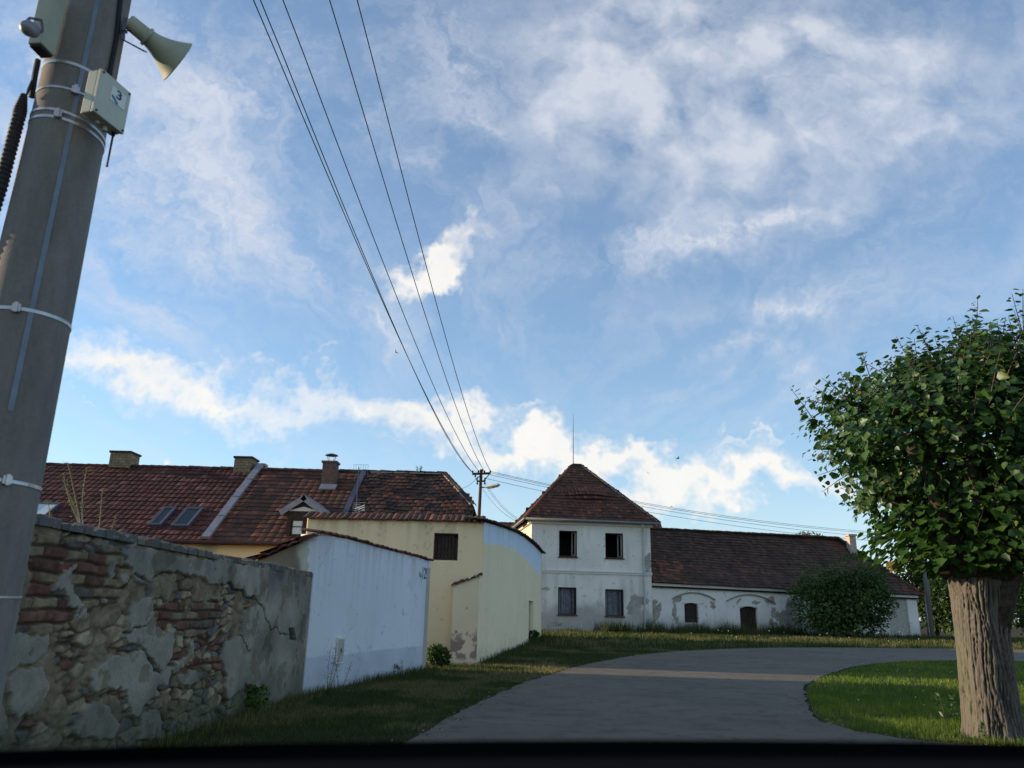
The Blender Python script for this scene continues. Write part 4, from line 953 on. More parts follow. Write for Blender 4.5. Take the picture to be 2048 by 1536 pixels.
# gutters and downpipe
def gutter_between(name, a, b_, parent, mat='gutter', r=.075):
    mb = MB(); mb.tube([a, b_], r, 8); return mb.build(name, M[mat], parent, smooth=True)
gutter_between('gutter', cA+tn*.05-Vector((0, 0, .03)), cB+tn*.05-Vector((0, 0, .05)), tow); gutter_between('gutter', cA-td*.05-Vector((0, 0, .03)), cD-td*.05-Vector((0, 0, .03)), tow)
sp_ = on_t(1287, 1150)[0]; mb = MB(); P = lambda s, z, o_: TA+td*s+tn*o_+Vector((0, 0, z))
mb.tube([P(sp_-.1, TZ-.06, OV), P(sp_-.08, TZ-.25, OV-.05), P(sp_-.02, TZ-.55, .12), P(sp_, TZ-.75, .10), P(sp_, GT+.15, .10)], .05, 8); mb.build('downpipe', M['white_metal'], tow)
mb = MB(); pm = cm2+Vector((-.22, .2, .1)); ttop = at(1145.5, 828, pm.y); mb.tube([pm, Vector((pm.x, pm.y, pm.z+(ttop.z-pm.z)*.6)), Vector((pm.x, pm.y, ttop.z))], [.028, .020, .008], 6); mb.build('lightning_rod', M['metal_dark'], tow)
# insulator bracket on the left wall
bq = TA+tin*1.4; bz = at(1050, 1048, bq.y).z; mb = MB(); q_ = bq+Vector((0, 0, bz)); mb.obox(q_-td*.12, tin, td, up, .75, .03, .03)
for k in (-.6, -.2, .2, .6): mb.tube([q_-td*.2+tin*k, q_-td*.2+tin*k+Vector((0, 0, .16))], [.05, .03], 6); mb.tube([q_-td*.2+tin*k, q_-td*.2+tin*k-Vector((0, 0, .14))], [.045, .03], 6)
mb.build('insulator_bracket', M['rust'], tow)

# ================================================================== long low wing on the right
WY0 = TB.y+.25; wA = Vector((TB.x-.02, WY0, 0)); wBq = at(1837, 1230, 50.5); wB = Vector((wBq.x, 50.5, 0))
wdv = (wB-wA).normalized(); wnv = Vector((wdv.y, -wdv.x, 0)); WLn = (wB-wA).length; win_ = -wnv
def on_w(u, v): q = on_wall(u, v, wA, wB); return ((q-wA).dot(wdv), q.z)
WZ0, WZ1 = on_w(1315, 1166)[1], on_w(1800, 1190)[1]
wz = lambda s: WZ0+(WZ1-WZ0)*s/WLn
wing = empty('farm_wing', (wA+wB)/2+win_*3.5+Vector((0, 0, GT)), 'long low white farm wing with dark old tiles, arched niches and crumbling plaster', 'building')
wo_ = []
for (u0, u1, v0, v1) in ((1371,1397,1206,1245),(1484,1516,1213,1272),(1782,1813,1197,1267)):
    a, b_ = on_w(u0, v1), on_w(u1, v0); wo_.append((a[0], b_[0], a[1], b_[1]))
GW = .33
def wing_col(s, z):
    n = fbm(s, z, .9, 6, 81); c_ = np.array((.84, .80, .72))*(.85+.24*n)[..., None]
    k = sst(1.2, .45, (z-GT)+(fbm(s, z, 1, 5, 82)-.5)*1.0)[..., None]*.4; c_ = c_*(1-k)+np.array((.30, .28, .24))*k
    sp = [on_w(u, v) for (u, v) in ((1356,1200),(1350,1222),(1513,1206),(1541,1200),(1550,1225),(1545,1245),(1582,1215),(1575,1235),(1560,1240),(1590,1245),(1480,1203),(1425,1212),(1352,1240),(1310,1220),(1306,1235))]
    rr = [(.25,.22),(.15,.5),(.35,.14),(.25,.18),(.12,.35),(.25,.2),(.35,.45),(.45,.5),(.2,.4),(.4,.3),(.2,.12),(.1,.12),(.12,.2),(.35,.5),(.3,.3)]
    c_ = peel(s, z, [(a, b_, r_[0], r_[1]) for (a, b_), r_ in zip(sp, rr)], c_, (.38, .335, .28), 3.3, 85)
    k = (fbm(s, z, 6, 4, 88) > .76)[..., None]; c_ = np.where(k, c_*.6, c_)
    # two hollow pilaster and arch lines
    return c_
NI = []
for (u0, u1, va, vs_) in ((1345,1430,1186,1198),(1453,1547,1190,1203),(1575,1660,1196,1208)):
    a, b_ = on_w(u0, vs_), on_w(u1, vs_); NI.append((a[0], b_[0], a[1], on_w((u0+u1)/2, va)[1]))
def wing_disp(s, z):
    D = .01*(fbm(s, z, 2, 4, 90)-.5)
    for (a, b_, zs_, za) in NI:
        h = zs_+(za-zs_)*(1-((s-(a+b_)/2)/((b_-a)/2))**2); ins = (s > a) & (s < b_) & (z < h); D = np.where(ins, D-.075, D)
    return D
wall('front_wall', wA, wB, 0, lambda s: wz(s), wo_, cell=.055, thick=.5, mat=M['col'], parent=wing, colf=wing_col, dispf=wing_disp, zc=2.72)
WD = 8.0; wC, wDq = wB+win_*WD, wA+win_*WD
wall('side_wall', wB+win_*.502, wC-win_*.402, 0, WZ1, cell=.4, thick=.4, mat=M['col'], parent=wing, colf=const((.5, .5, .47))); wall('back_wall', wC, wDq, 0, WZ1, cell=1, thick=.4, mat=M['col'], parent=wing, colf=const((.5, .5, .47)))
for (a, b_, zs_, za) in NI:                     # thin arch mouldings over the niches
    pts = [wA+wdv*(a+(b_-a)*k/24)+wnv*.015+Vector((0, 0, zs_+(za-zs_)*(1-(2*k/24-1)**2)+.03)) for k in range(25)]
    mb = MB(); mb.tube(pts, .035, 5); mb.build('arch_moulding', M['mortar'], wing)
mb = MB()
for s0_, s1_ in ((0, WLn*.51), (WLn*.54, WLn)): 
    a_, b2_ = wA+wdv*s0_, wA+wdv*s1_; a_ = a_+Vector((0, 0, wz(s0_)-.08)); b2_ = b2_+Vector((0, 0, wz(s1_)-.08)); mb.obox((a_+b2_)/2+wnv*.08, (b2_-a_).normalized(), wnv, up, (b2_-a_).length/2, .085, .07)
mb.build('cornice', M['white_paint'], wing)
# barred window, dark door, boarded opening
a, b_, c_, e = wo_[0]; P = lambda s, z, o_: wA+wdv*s+wnv*o_+Vector((0, 0, z)); mb = MB()
for i in range(5): mb.tube([P(a+(b_-a)*(i+.5)/5, c_, -.12), P(a+(b_-a)*(i+.5)/5, e, -.12)], .014, 5)
for i in range(6): mb.tube([P(a, c_+(e-c_)*(i+.5)/6, -.12), P(b_, c_+(e-c_)*(i+.5)/6, -.12)], .012, 5)
bars = mb.build('window_bars', M['rust'], wing); mb = MB(); mb.obox(P((a+b_)/2, (c_+e)/2, -.3), wdv, wnv, up, (b_-a)/2+.02, .01, (e-c_)/2+.02); mb.build('window', M['room_shade'], wing)  # dark panel behind the bars stands for the unlit room
def arch_fill(a, b_, e, rise, name):
    V = []; F = []; k = 12
    for i in range(k+1):
        f_ = i/k; h = e-rise+rise*(1-(2*f_-1)**2); V += [P(a+(b_-a)*f_, h, -.078), P(a+(b_-a)*f_, e+.005, -.078), P(a+(b_-a)*f_, h, -.4)]
    for i in range(k): F += [(3*i, 3*i+3, 3*i+4, 3*i+1), (3*i, 3*i+2, 3*i+5, 3*i+3)]
    pyd(name, V, F, M['col'], wing, col=np.tile(np.array([.5, .5, .47]), (len(V), 1)))
arch_fill(wo_[0][0], wo_[0][1], wo_[0][3], .10, 'window_arch'); arch_fill(wo_[1][0], wo_[1][1], wo_[1][3], .16, 'door_arch')
a, b_, c_, e = wo_[1]; mb = MB()
for i in range(5): w_ = (b_-a)/5; mb.obox(P(a+w_*(i+.5), (c_+e)/2, -.34+random.uniform(-.006, .006)), wdv, wnv, up, w_/2-.005, .02, (e-c_)/2)
mb.build('door', M['wood_dark'], wing)
a, b_, c_, e = wo_[2]; mb = MB(); mb.obox(P((a+b_)/2, (c_+e)/2, -.10), wdv, wnv, up, (b_-a)/2, .03, (e-c_)/2); mb.build('boarded_opening', M['wood_grey'], wing)
# roof
OVw = .35; eA = wA+wnv*OVw-wdv*.0+Vector((0, 0, WZ0+.0)); eB = wB+wnv*OVw+wdv*.3+Vector((0, 0, WZ1+.0))
RYo = WD/2; qL = at(1308, 1056, (wA+win_*RYo).y); qR = at(1662, 1078, (wA+wdv*19+win_*RYo).y)
rL = wA+win_*RYo; rL.z = qL.z
rRs = (Vector((qR.x, qR.y, 0))-wA).dot(wdv); rR = wA+wdv*rRs+win_*RYo; rR.z = qR.z
E_ = (eB-eA); wr = E_.length; E_ = E_/wr; v_ = rL-eA; Sd = v_-E_*v_.dot(E_); lr = Sd.length; Sd = Sd/lr; nw = E_.cross(Sd)
if nw.z < 0: nw = -nw
sRr = (rR-eA).dot(E_)
def wtile(s, t):
    r_ = random.random(); return min(1, r_+.25) if s < 2.6 and t < 2.4 else r_*.97
mt2 = M['tile_dark']
tile_roof('roof', eA, E_, Sd, wr, lr, mt2, wing, keep=lambda s, t: s < wr-(wr-sRr)*t/lr+.08, w=.22, r=.29, arc=.008, jit=.010, rndf=wtile, zoff=lambda s, t: -.10*math.sin(min(1, s/14)*math.pi)*math.sin(t/lr*math.pi)+.02*math.sin(s*1.9))
poly_slab('roof_light_stop', [eA-nw*.26, eB-nw*.26, rR-nw*.26, rL-nw*.26], nw, .06, M['dark_slab'], wing)
eC = wC-wnv*OVw+wdv*.3+Vector((0, 0, WZ1)); eD = wDq-wnv*OVw+Vector((0, 0, WZ0))
hip_face(eB, eC, [rR], mt2, wing, w=.3, r=.36, arc=.01)
pyd('rear_roof', [rL, rR, eC, eD], [(0, 1, 2, 3)], M['tile_dark'], wing, rnd=[.4])
ridge_tiles('ridge', rL+Vector((0, 0, .03)), rR+Vector((0, 0, .03)), M['tile_old'], wing, r=.10); ridge_tiles('hip_ridge', rR+Vector((0, 0, .03)), eB+Vector((0, 0, .05)), M['tile_mid'], wing, r=.10)
cu0 = rR.lerp(eB, .22); ca, cb2 = at(1697, 1068, cu0.y-.3), at(1716, 1118, cu0.y-.3)
mb = MB(); mb.box(ca.x+.04, cb2.x-.0, cu0.y-.3, cu0.y+.3, cb2.z-.5, ca.z-.13); cho = mb.build('chimney', M['brick_pink'], wing); mb = MB(); mb.box(ca.x-.03, cb2.x+.07, cu0.y-.37, cu0.y+.37, ca.z-.128, ca.z); mb.build('cap', M['brick_pink'], cho)
# low roofs further back
bk = empty('far_house', at(1020, 1060, 66).xy.to_3d(), 'far grey-brown house roof glimpsed between the barn and the tall white house', 'house')
a, b_ = at(985, 1046, 66), at(1075, 1048, 66)
pyd('wall', [(a.x, 62, 0), (b_.x, 62, 0), (b_.x, 62, a.z-2.3), (a.x, 62, a.z-2.3)], [(0, 1, 2, 3)], M['mortar'], bk)
tile_roof('roof', (a.x, 61.7, a.z-2.4), ex, (0, 4.3, 2.4), b_.x-a.x, 4.92, M['tile_old'], bk, w=.26, r=.33, arc=.01)
ridge_tiles('ridge', (a.x, 66, a.z+.02), (b_.x, 66, a.z+.02), M['tile_old'], bk)
bk2 = empty('far_barn', at(1318, 1060, 58).xy.to_3d(), 'small piece of red roof just behind the right corner of the tall white house', 'house')
a, b_ = at(1288, 1044, 57), at(1321, 1049, 57)
tile_roof('roof', (a.x, 55, a.z-1.6), ex, (0, 2, 1.6), b_.x-a.x, 2.56, M['tile_red'], bk2, w=.26, r=.33); ridge_tiles('ridge', (a.x, 57, a.z), (b_.x, 57, a.z), M['tile_red'], bk2)
pyd('wall', [(a.x, 55.2, 0), (b_.x, 55.2, 0), (b_.x, 55.2, a.z-1.5), (a.x, 55.2, a.z-1.5), (b_.x-.05, 59, 0), (b_.x-.05, 59, a.z-1.5)], [(0, 1, 2, 3), (1, 4, 5, 2)], M['mortar'], bk2)

# ================================================================== leaves, twigs, trees
M['leaf_lime'] = leafmat('lime leaves', [(0, (0.019, 0.052, 0.012)), (.5, (0.034, 0.085, 0.019)), (.93, (0.060, 0.119, 0.026)), (.985, (0.094, 0.144, 0.034)), (1, (0.188, 0.102, 0.021))], .22, .42)
M['leaf_bush'] = leafmat('bush leaves', [(0, (0.030, 0.062, 0.018)), (.5, (0.052, 0.101, 0.024)), (1, (0.112, 0.171, 0.039))], .2, .6)
M['leaf_far'] = leafmat('far tree leaves', [(0, (.022, .046, .014)), (.5, (.040, .074, .020)), (1, (.075, .105, .03))], .25, .6)
M['leaf_weed'] = leafmat('weed leaves', [(0, (.030, .055, .018)), (.6, (.06, .10, .03)), (1, (.13, .17, .05))], .25, .6)
M['leaf_dry'] = leafmat('drying weed leaves', [(0, (.10, .12, .05)), (.6, (.17, .17, .09)), (1, (.28, .24, .14))], .2, .7)
M['grass'] = leafmat('grass blades', [(0, (0.023, 0.040, 0.010)), (.4, (0.043, 0.067, 0.014)), (.62, (0.073, 0.087, 0.022)), (.8, (0.132, 0.113, 0.054)), (1, (0.211, 0.174, 0.094))], .3, .7)
M['grass_lush'] = leafmat('lush grass blades', [(0, (0.068, 0.113, 0.013)), (.5, (0.119, 0.180, 0.019)), (.9, (0.193, 0.226, 0.033)), (1, (0.386, 0.293, 0.084))], .35, .6)
M['twig'] = plain('twig bark', (.09, .065, .04), .9)
M['bark'] = plain('lime bark', (.085, .07, .052), .95, 0, .5, 14, 1.0, .03, .1)
M['stem_pale'] = plain('pale dry stem', (.30, .27, .19), .9)
LEAF = np.array([(0, 0, 0), (.42, .16, .06), (.50, .50, .09), (.22, .86, .03), (0, 1.08, -.06), (-.22, .86, .03), (-.50, .50, .09), (-.42, .16, .06), (0, .5, -.05)])
LEAFF = [(0, 1, 8), (1, 2, 8), (2, 3, 8), (3, 4, 8), (4, 5, 8), (5, 6, 8), (6, 7, 8), (7, 0, 8)]
NARROW = np.array([(0, 0, 0), (.17, .4, .03), (0, 1, -.04), (-.17, .4, .03)]); NARF = [(0, 1, 2), (0, 2, 3)]
def leaves_mesh(name, pos, dirs, nors, size, mat, parent, tmpl=LEAF, tf=LEAFF, rnd=None):
    """pos, dirs (tip direction), nors (upper side), size arrays -> one mesh"""
    d = dirs/np.linalg.norm(dirs, axis=1, keepdims=True); n = nors-d*(nors*d).sum(1, keepdims=True); n /= np.linalg.norm(n, axis=1, keepdims=True)+1e-9
    x = np.cross(d, n); k = len(tmpl); T = tmpl[None]*size[:, None, None]
    curl = rng.uniform(-.25, .25, len(pos))[:, None]
    V = pos[:, None, :]+x[:, None, :]*T[..., 0:1]+d[:, None, :]*T[..., 1:2]+n[:, None, :]*(T[..., 2:3]+(curl*T[..., 1]**2/size[:, None])[..., None])
    F = (np.arange(len(pos))*k)[:, None, None]+np.array(tf)[None]
    r_ = rng.random(len(pos)) if rnd is None else rnd
    return npmesh(name, V.reshape(-1, 3), F.reshape(-1, 3), mat, parent, rnd=np.repeat(r_, len(tf)))
def unit(n):
    v = rng.normal(size=(n, 3)); return v/np.linalg.norm(v, axis=1, keepdims=True)

# --- pollarded lime at the right
TX, TYY = on_ground(1981, 1478).xy; TYY = TYY+.15; TX = TX+.16
lime = empty('lime_tree', (TX, TYY, 0), 'stout pollarded lime tree with furrowed trunk and round leafy crown at right', 'tree')
nU, nV = 220, 230; zz = np.linspace(-.1, 2.25, nV); uu = np.linspace(0, 2*np.pi, nU, endpoint=False); UU, ZZ = np.meshgrid(uu, zz)
rad = np.interp(ZZ, [-.1, .12, .5, 1.1, 1.6, 1.95, 2.25], [.46, .405, .385, .375, .39, .42, .46])
rad = rad*.78*(1+.05*np.sin(UU*3+ZZ*.8)+.03*np.sin(UU*5-ZZ*1.1+1))
cx_ = (fbm(np.cos(UU)*3+5+ZZ*.25, np.sin(UU)*3+ZZ*.10+9, 1, 2, 3)-.5)
tw_ = UU*.385+.10*np.sin(ZZ*1.6+UU)+.05*np.sin(ZZ*4)
ang = (UU+.12*np.sin(ZZ*1.3)+.25*(vn(UU*0+ZZ*1.4, np.round(np.cos(UU)*2), 7)-.5)*0)
fur = np.abs(fbm(np.cos(ang)*10+20+.7*np.sin(ZZ*2.3+ang*2)+.4*np.sin(ZZ*7+ang*5), np.sin(ang)*10+20+ZZ*1.3, 1.0, 4, 111)-.5)*2
fur2 = np.abs(fbm(np.cos(ang)*22+40, np.sin(ang)*22+40+ZZ*5.5, 1.0, 3, 117)-.5)*2
bk_ = sst(0, .22, fur)*.7+sst(0, .3, fur2)*.3
rad = rad+.040*(bk_-.6)+.012*(fbm(UU*8, ZZ*9, 1, 3, 5)-.5)
colb = np.array((.120, .104, .084))[None, None]*(.22+.95*bk_+.35*(fbm(UU*5, ZZ*2.5, 1, 4, 12)-.5))[..., None]
mossy = sst(.5, .75, fbm(UU*1.2, ZZ*.9, 1, 4, 14))[..., None]*.4; colb = colb*(1-mossy)+np.array((.12, .14, .06))*mossy
V = np.stack([TX+.02*ZZ+rad*np.cos(UU), TYY+rad*np.sin(UU), ZZ], -1).reshape(-1, 3); i, j = np.meshgrid(np.arange(nU), np.arange(nV-1)); a = j*nU+i; b2 = j*nU+(i+1) % nU
npmesh('trunk', V, np.stack([a, b2, b2+nU, a+nU], -1).reshape(-1, 4), M['col'], lime, smooth=True, col=colb.reshape(-1, 3))
CXc, CYc, CZc = TX+.42, TYY+.1, 3.64
mb = MB(); tips = []
for k in range(9):
    a = k*2*math.pi/9+random.uniform(-.2, .2); r_ = random.uniform(.9, 1.5); z1 = random.uniform(2.9, 3.8)
    if k == 0: r_, z1 = .1, 3.9
    pts = [(TX+.05+.25*math.cos(a), TYY+.25*math.sin(a), 1.95), (TX+.1+.55*math.cos(a)*r_, TYY+.55*math.sin(a)*r_, 2.5), (TX+.85*math.cos(a)*r_+.2, TYY+.85*math.sin(a)*r_, (2.5+z1)/2+.1), (TX+1.1*math.cos(a)*r_+.15, TYY+1.1*math.sin(a)*r_, z1)]
    mb.tube(pts, [.17, .13, .10, .07], 8); tips.append(pts[-1])
mb.tube([(TX+.02, TYY, 1.25), (TX+.22, TYY-.03, 1.75), (TX+.45, TYY-.06, 2.15), (TX+.85, TYY-.1, 2.6), (TX+1.3, TYY-.1, 3.2)], [.30, .27, .21, .15, .09], 16)
mb.build('limbs', M['bark'], lime, smooth=True)
def crown_r(dv):                                # lumpy surface of the crown, by direction
    th = np.arctan2(dv[:, 1], dv[:, 0]); ph = dv[:, 2]
    lump = 1+.46*(fbm(np.cos(th)*2+7, np.sin(th)*2+ph*2.4+3, 1.3, 4, 131)-.5)*2
    lump = lump*(1+.13*np.exp(-((dv[:, 0]+.93)**2+(dv[:, 1]+.25)**2+(dv[:, 2]+.02)**2)/.16)-.13*np.exp(-((dv[:, 0]+.62)**2+(dv[:, 2]-.74)**2)/.10)-.34*np.exp(-((dv[:, 0]+.75)**2+(dv[:, 2]+.62)**2)/.09))
    rx = np.where(ph < -.15, 2.45, 2.66); rz_ = np.where(ph > 0, 1.52, 1.42)
    return lump/np.sqrt((dv[:, 0]**2+dv[:, 1]**2)/rx**2+ph**2/rz_**2)
nsh = 1900; dv = unit(nsh*2); dv = dv[dv[:, 2] > -.92][:nsh]; rr = crown_r(dv)
P_, D_, N_, S_ = [], [], [], []
mbt = MB(); cc0 = np.array((CXc, CYc, CZc))
for q in range(len(dv)):
    f_ = rng.choice([.62, .8, .92, 1.0], p=[.16, .24, .32, .28]); long_ = rng.random() < .16 and dv[q, 2] > .1
    st = cc0+dv[q]*rr[q]*(f_-.22); g = dv[q]*.75+np.array((0, 0, .45 if dv[q, 2] > -.2 else -.15))+rng.normal(size=3)*.25; g /= np.linalg.norm(g)
    L_ = rng.uniform(.40, .62)*(1.35 if long_ else 1); nl = int(11*L_/.5)
    pts = [st+g*L_*t_+np.array((0, 0, -.10*L_*t_*t_)) for t_ in (0, .5, 1)]
    if q % 2 == 0 or long_: mbt.tube(pts, [.008, .006, .003], 4, False)
    for k in range(nl):
        t_ = (k+.6)/nl; p_ = st+g*L_*t_+np.array((0, 0, -.10*L_*t_*t_)); sd = rng.normal(size=3); sd -= g*sd.dot(g); sd /= np.linalg.norm(sd)
        dr_ = sd*.9+g*.35+np.array((0, 0, -.35+rng.normal()*.25)); nn_ = np.array((0, 0, .75))+dv[q]*.75+rng.normal(size=3)*.45
        P_.append(p_+sd*.03); D_.append(dr_); N_.append(nn_); S_.append(rng.choice([.75, 1, 1.2])*rng.uniform(.065, .135)*(1-.35*t_))
for k in range(4200):
    dq = unit(1)[0]; rq = float(crown_r(dq[None])[0])*rng.uniform(.2, .85); P_.append(cc0+dq*rq); D_.append(dq+rng.normal(size=3)*.6); N_.append(dq+np.array((0, 0, .8))+rng.normal(size=3)*.5); S_.append(rng.uniform(.07, .14))
# droopy skirt and stray leaves round the neck of the trunk
for k in range(1500):
    a = rng.uniform(0, 2*np.pi); r_ = rng.uniform(.35, 1.9 if math.cos(a) > -.3 else 1.25); P_.append(np.array((TX+r_*math.cos(a), TYY+r_*math.sin(a), 2.12+.16*r_+rng.uniform(-.22, .5)))); D_.append(np.array((math.cos(a), math.sin(a), -.8))); N_.append(np.array((math.cos(a), math.sin(a), .8))+rng.normal(size=3)*.4); S_.append(rng.uniform(.08, .14))
leaves_mesh('crown', np.array(P_), np.array(D_), np.array(N_), np.array(S_), M['leaf_lime'], lime)
mbt.build('twigs', M['twig'], lime)
# suckers at the foot
def sucker(x, y, h, n, parent, name='sucker', mat='leaf_weed', sz=(.05, .09)):
    P_, D_, N_, S_ = [], [], [], []
    for k in range(n):
        a = rng.uniform(0, 2*np.pi); t_ = rng.random(); p = np.array((x+.10*math.cos(a)*(1-t_*.5)+rng.normal()*.04, y+.1*math.sin(a), .03+h*t_)); P_.append(p); D_.append(np.array((math.cos(a), math.sin(a), .1))); N_.append(np.array((0, 0, 1.))+rng.normal(size=3)*.5); S_.append(rng.uniform(*sz))
    return leaves_mesh(name, np.array(P_), np.array(D_), np.array(N_), np.array(S_), M[mat], parent)

def leafy(name, c, rad3, n, mat, label, cat, size, trunk=None, group=None, lumps=9, seed=1, core=.72, base_z=0, gap=.30):
    """a tree or shrub: leaf clumps gathered in several lobes, on its own stems"""
    c = np.array(c, float); rad3 = np.array(rad3, float)
    root = empty(name, (c[0], c[1], base_z), label, cat, group); r2 = np.random.default_rng(seed)
    lb = r2.normal(size=(lumps, 3)); lb /= np.linalg.norm(lb, axis=1, keepdims=True); lc = c+lb*rad3*r2.uniform(.25, .68, (lumps, 1)); lc[0] = c
    lr = rad3*r2.uniform(.36, .60, (lumps, 1)); lr[0] = rad3*core
    per = r2.choice(lumps, n, p=(lr[:, 0]**2)/(lr[:, 0]**2).sum()); dv = r2.normal(size=(n, 3)); dv /= np.linalg.norm(dv, axis=1, keepdims=True)
    rr = r2.uniform(.45, 1.0, n)**.45*(1+.22*(r2.random(n)-.5)); pos = lc[per]+dv*lr[per]*rr[:, None]
    cl = fbm(pos[:, 0]*1.2/size[1]*.14+pos[:, 1], pos[:, 2]*1.2/size[1]*.14+pos[:, 1]*.5, 2.2, 3, seed); pos = pos[cl > gap]; dv = dv[cl > gap]; n = len(pos)
    keepz = pos[:, 2] > base_z+.05; pos, dv = pos[keepz], dv[keepz]; n = len(pos)
    dirs = dv+r2.normal(size=(n, 3))*.6+np.array((0, 0, -.1)); nors = dv+np.array((0, 0, .7))+r2.normal(size=(n, 3))*.6
    leaves_mesh('crown' if trunk else 'foliage', pos, dirs, nors, r2.uniform(size[0], size[1], n), mat, root, NARROW*np.array((2.0, 1, 1.5)), NARF, rnd=np.clip(fbm(pos[:, 0], pos[:, 2]+pos[:, 1], .8, 3, seed+2)+r2.normal(size=n)*.18, 0, 1))
    mb = MB()
    if trunk:
        mb.tube([(c[0], c[1], base_z-.1), (c[0]+.1, c[1], base_z+(c[2]-base_z)*.5), (c[0], c[1], c[2]+rad3[2]*.2)], [trunk, trunk*.75, trunk*.4], 8)
        for k in range(1, min(lumps, 7)): mb.tube([(c[0]+.05, c[1], base_z+(c[2]-base_z)*.55), tuple((c+lc[k])/2+np.array((0, 0, -.2))), tuple(lc[k])], [trunk*.45, trunk*.3, trunk*.12], 6)
        mb.build('trunk', M['twig'], root)
    else:
        for k in range(lumps): mb.tube([(c[0]+r2.uniform(-.3, .3)*rad3[0]*.5, c[1]+r2.uniform(-.2, .2), base_z-.05), tuple((np.array((c[0], c[1], base_z))+lc[k])/2), tuple(lc[k])], [.05, .035, .012], 5)
        mb.build('stems', M['twig'], root)
    return root
bq_ = at(1692, 1200, 46.3)
leafy('elder_bush', (bq_.x-.1, 46.2, 2.35), (3.2, 2.0, 2.55), 19000, M['leaf_bush'], 'big dark round bush growing against the front of the long white wing', 'bush', (.11, .23), lumps=20, seed=24, base_z=.28, core=.50, gap=.40)
q_ = at(1858, 1190, 60); leafy('broadleaf_tree', (q_.x+.2, 60, 3.7), (2.9, 2.4, 3.3), 8000, M['leaf_far'], 'yellow-green tree beyond the right end of the wing, behind the leaning pole', 'tree', (.16, .32), trunk=.2, seed=31, base_z=.3)
q_ = at(1930, 1200, 57); leafy('broadleaf_tree', (q_.x+.6, 58, 3.0), (3.3, 2.4, 3.0), 8000, M['leaf_bush'], 'dark green tree between the leaning pole and the lime trunk', 'tree', (.16, .32), trunk=.2, seed=32, base_z=.3)
q_ = at(2040, 1200, 55); leafy('broadleaf_tree', (q_.x+.8, 56, 3.6), (3.8, 2.6, 3.6), 9000, M['leaf_bush'], 'dark green tree seen just right of the lime trunk at the picture edge', 'tree', (.16, .32), trunk=.25, seed=33, base_z=.3)
for k, (u, v, y, rx, rz, lb_) in enumerate([(1618, 1069, 62, 1.5, .7, 'feathery tree top showing above the ridge of the long wing'), (1752, 1126, 60, 1.1, 1.3, 'small treetop peeking over the wing roof right of the pale chimney')]):
    q_ = at(u, v, y); leafy('broadleaf_tree', (q_.x, y, q_.z-rz*.55), (rx, 1.0, rz), 900, M['leaf_far'], lb_, 'tree', (.10, .2), trunk=.12, seed=41+k, base_z=.3)
for k in range(7):
    x = 34+k*9; y = 74+random.uniform(-5, 8); leafy('broadleaf_tree', (x, y, 3.6), (5.4, 3.4, 3.9+random.uniform(-.8, .8)), 3200, M['leaf_far'], ['rounded tree of the distant tree belt, far right'], 'tree', (.3, .6), trunk=.3, seed=60+k, base_z=.3, group='trees of the distant belt') if False else None

V = []; F = []; cl_ = []
for k in range(1400):
    side = left_s if rng.random() < .6 else right_s; i_ = rng.integers(0, len(side)-1); f_ = rng.random(); x = side[i_][0]*(1-f_)+side[i_+1][0]*f_+rng.normal()*.16; y = side[i_][1]*(1-f_)+side[i_+1][1]*f_+rng.normal()*.16
    if y < 5 or y > 36 or x > 25: continue
    r_ = rng.uniform(.006, .022); z = gz(x, y)+.028; b0 = len(V); cc_ = np.array([(.20, .18, .15), (.10, .08, .055), (.28, .25, .2), (.13, .09, .05)][rng.integers(0, 4)])
    for a_ in range(5): V.append((x+r_*math.cos(a_*1.257)*rng.uniform(.7, 1.2), y+r_*math.sin(a_*1.257)*rng.uniform(.7, 1.2), z)); cl_.append(cc_)
    V.append((x, y, z+r_*.7)); cl_.append(cc_)
    F += [(b0+a_, b0+(a_+1) % 5, b0+5) for a_ in range(5)]
o = pyd('road_grit', V, F, M['col'], col=np.array(cl_)); tag(o, kind='stuff')

# --- weeds and small shrubs
def shrub(name, u, v, wpx, hpx, n, mat, label, cat='weed', size=(.05, .1), seed=1, y=None, z0=0):
    g_ = on_ground(u, v, z0) if y is None else at(u, v, y); k = g_.y/FPX*1.02
    return leafy(name, (g_.x, g_.y, g_.z+hpx*k*.42), (wpx*k*.5, wpx*k*.4, hpx*k*.55), n, M[mat], label, cat, size, seed=seed, lumps=6, base_z=g_.z-.02)
shrub('nettle_clump', 483, 1425, 78, 60, 700, 'leaf_bush', 'dark weed clump at the foot of the rubble wall near its blue end', size=(.04, .10), seed=3)
shrub('bush', 876, 1334, 52, 46, 800, 'leaf_weed', 'small green bush in the corner between the blue outbuilding and the buttress', 'bush', (.06, .12), 5)
shrub('weed', 1062, 1283, 36, 20, 500, 'leaf_weed', 'low green weeds at the barn doorway', 'weed', (.10, .2), 6, z0=.15)
shrub('weed', 990, 1308, 30, 14, 300, 'leaf_weed', 'low weeds along the foot of the cream gable', 'weed', (.07, .14), 8)
shrub('weed', 775, 1352, 50, 26, 500, 'leaf_weed', 'dark leafy weeds at the foot of the blue wall near its right end', 'weed', (.05, .1), 9)
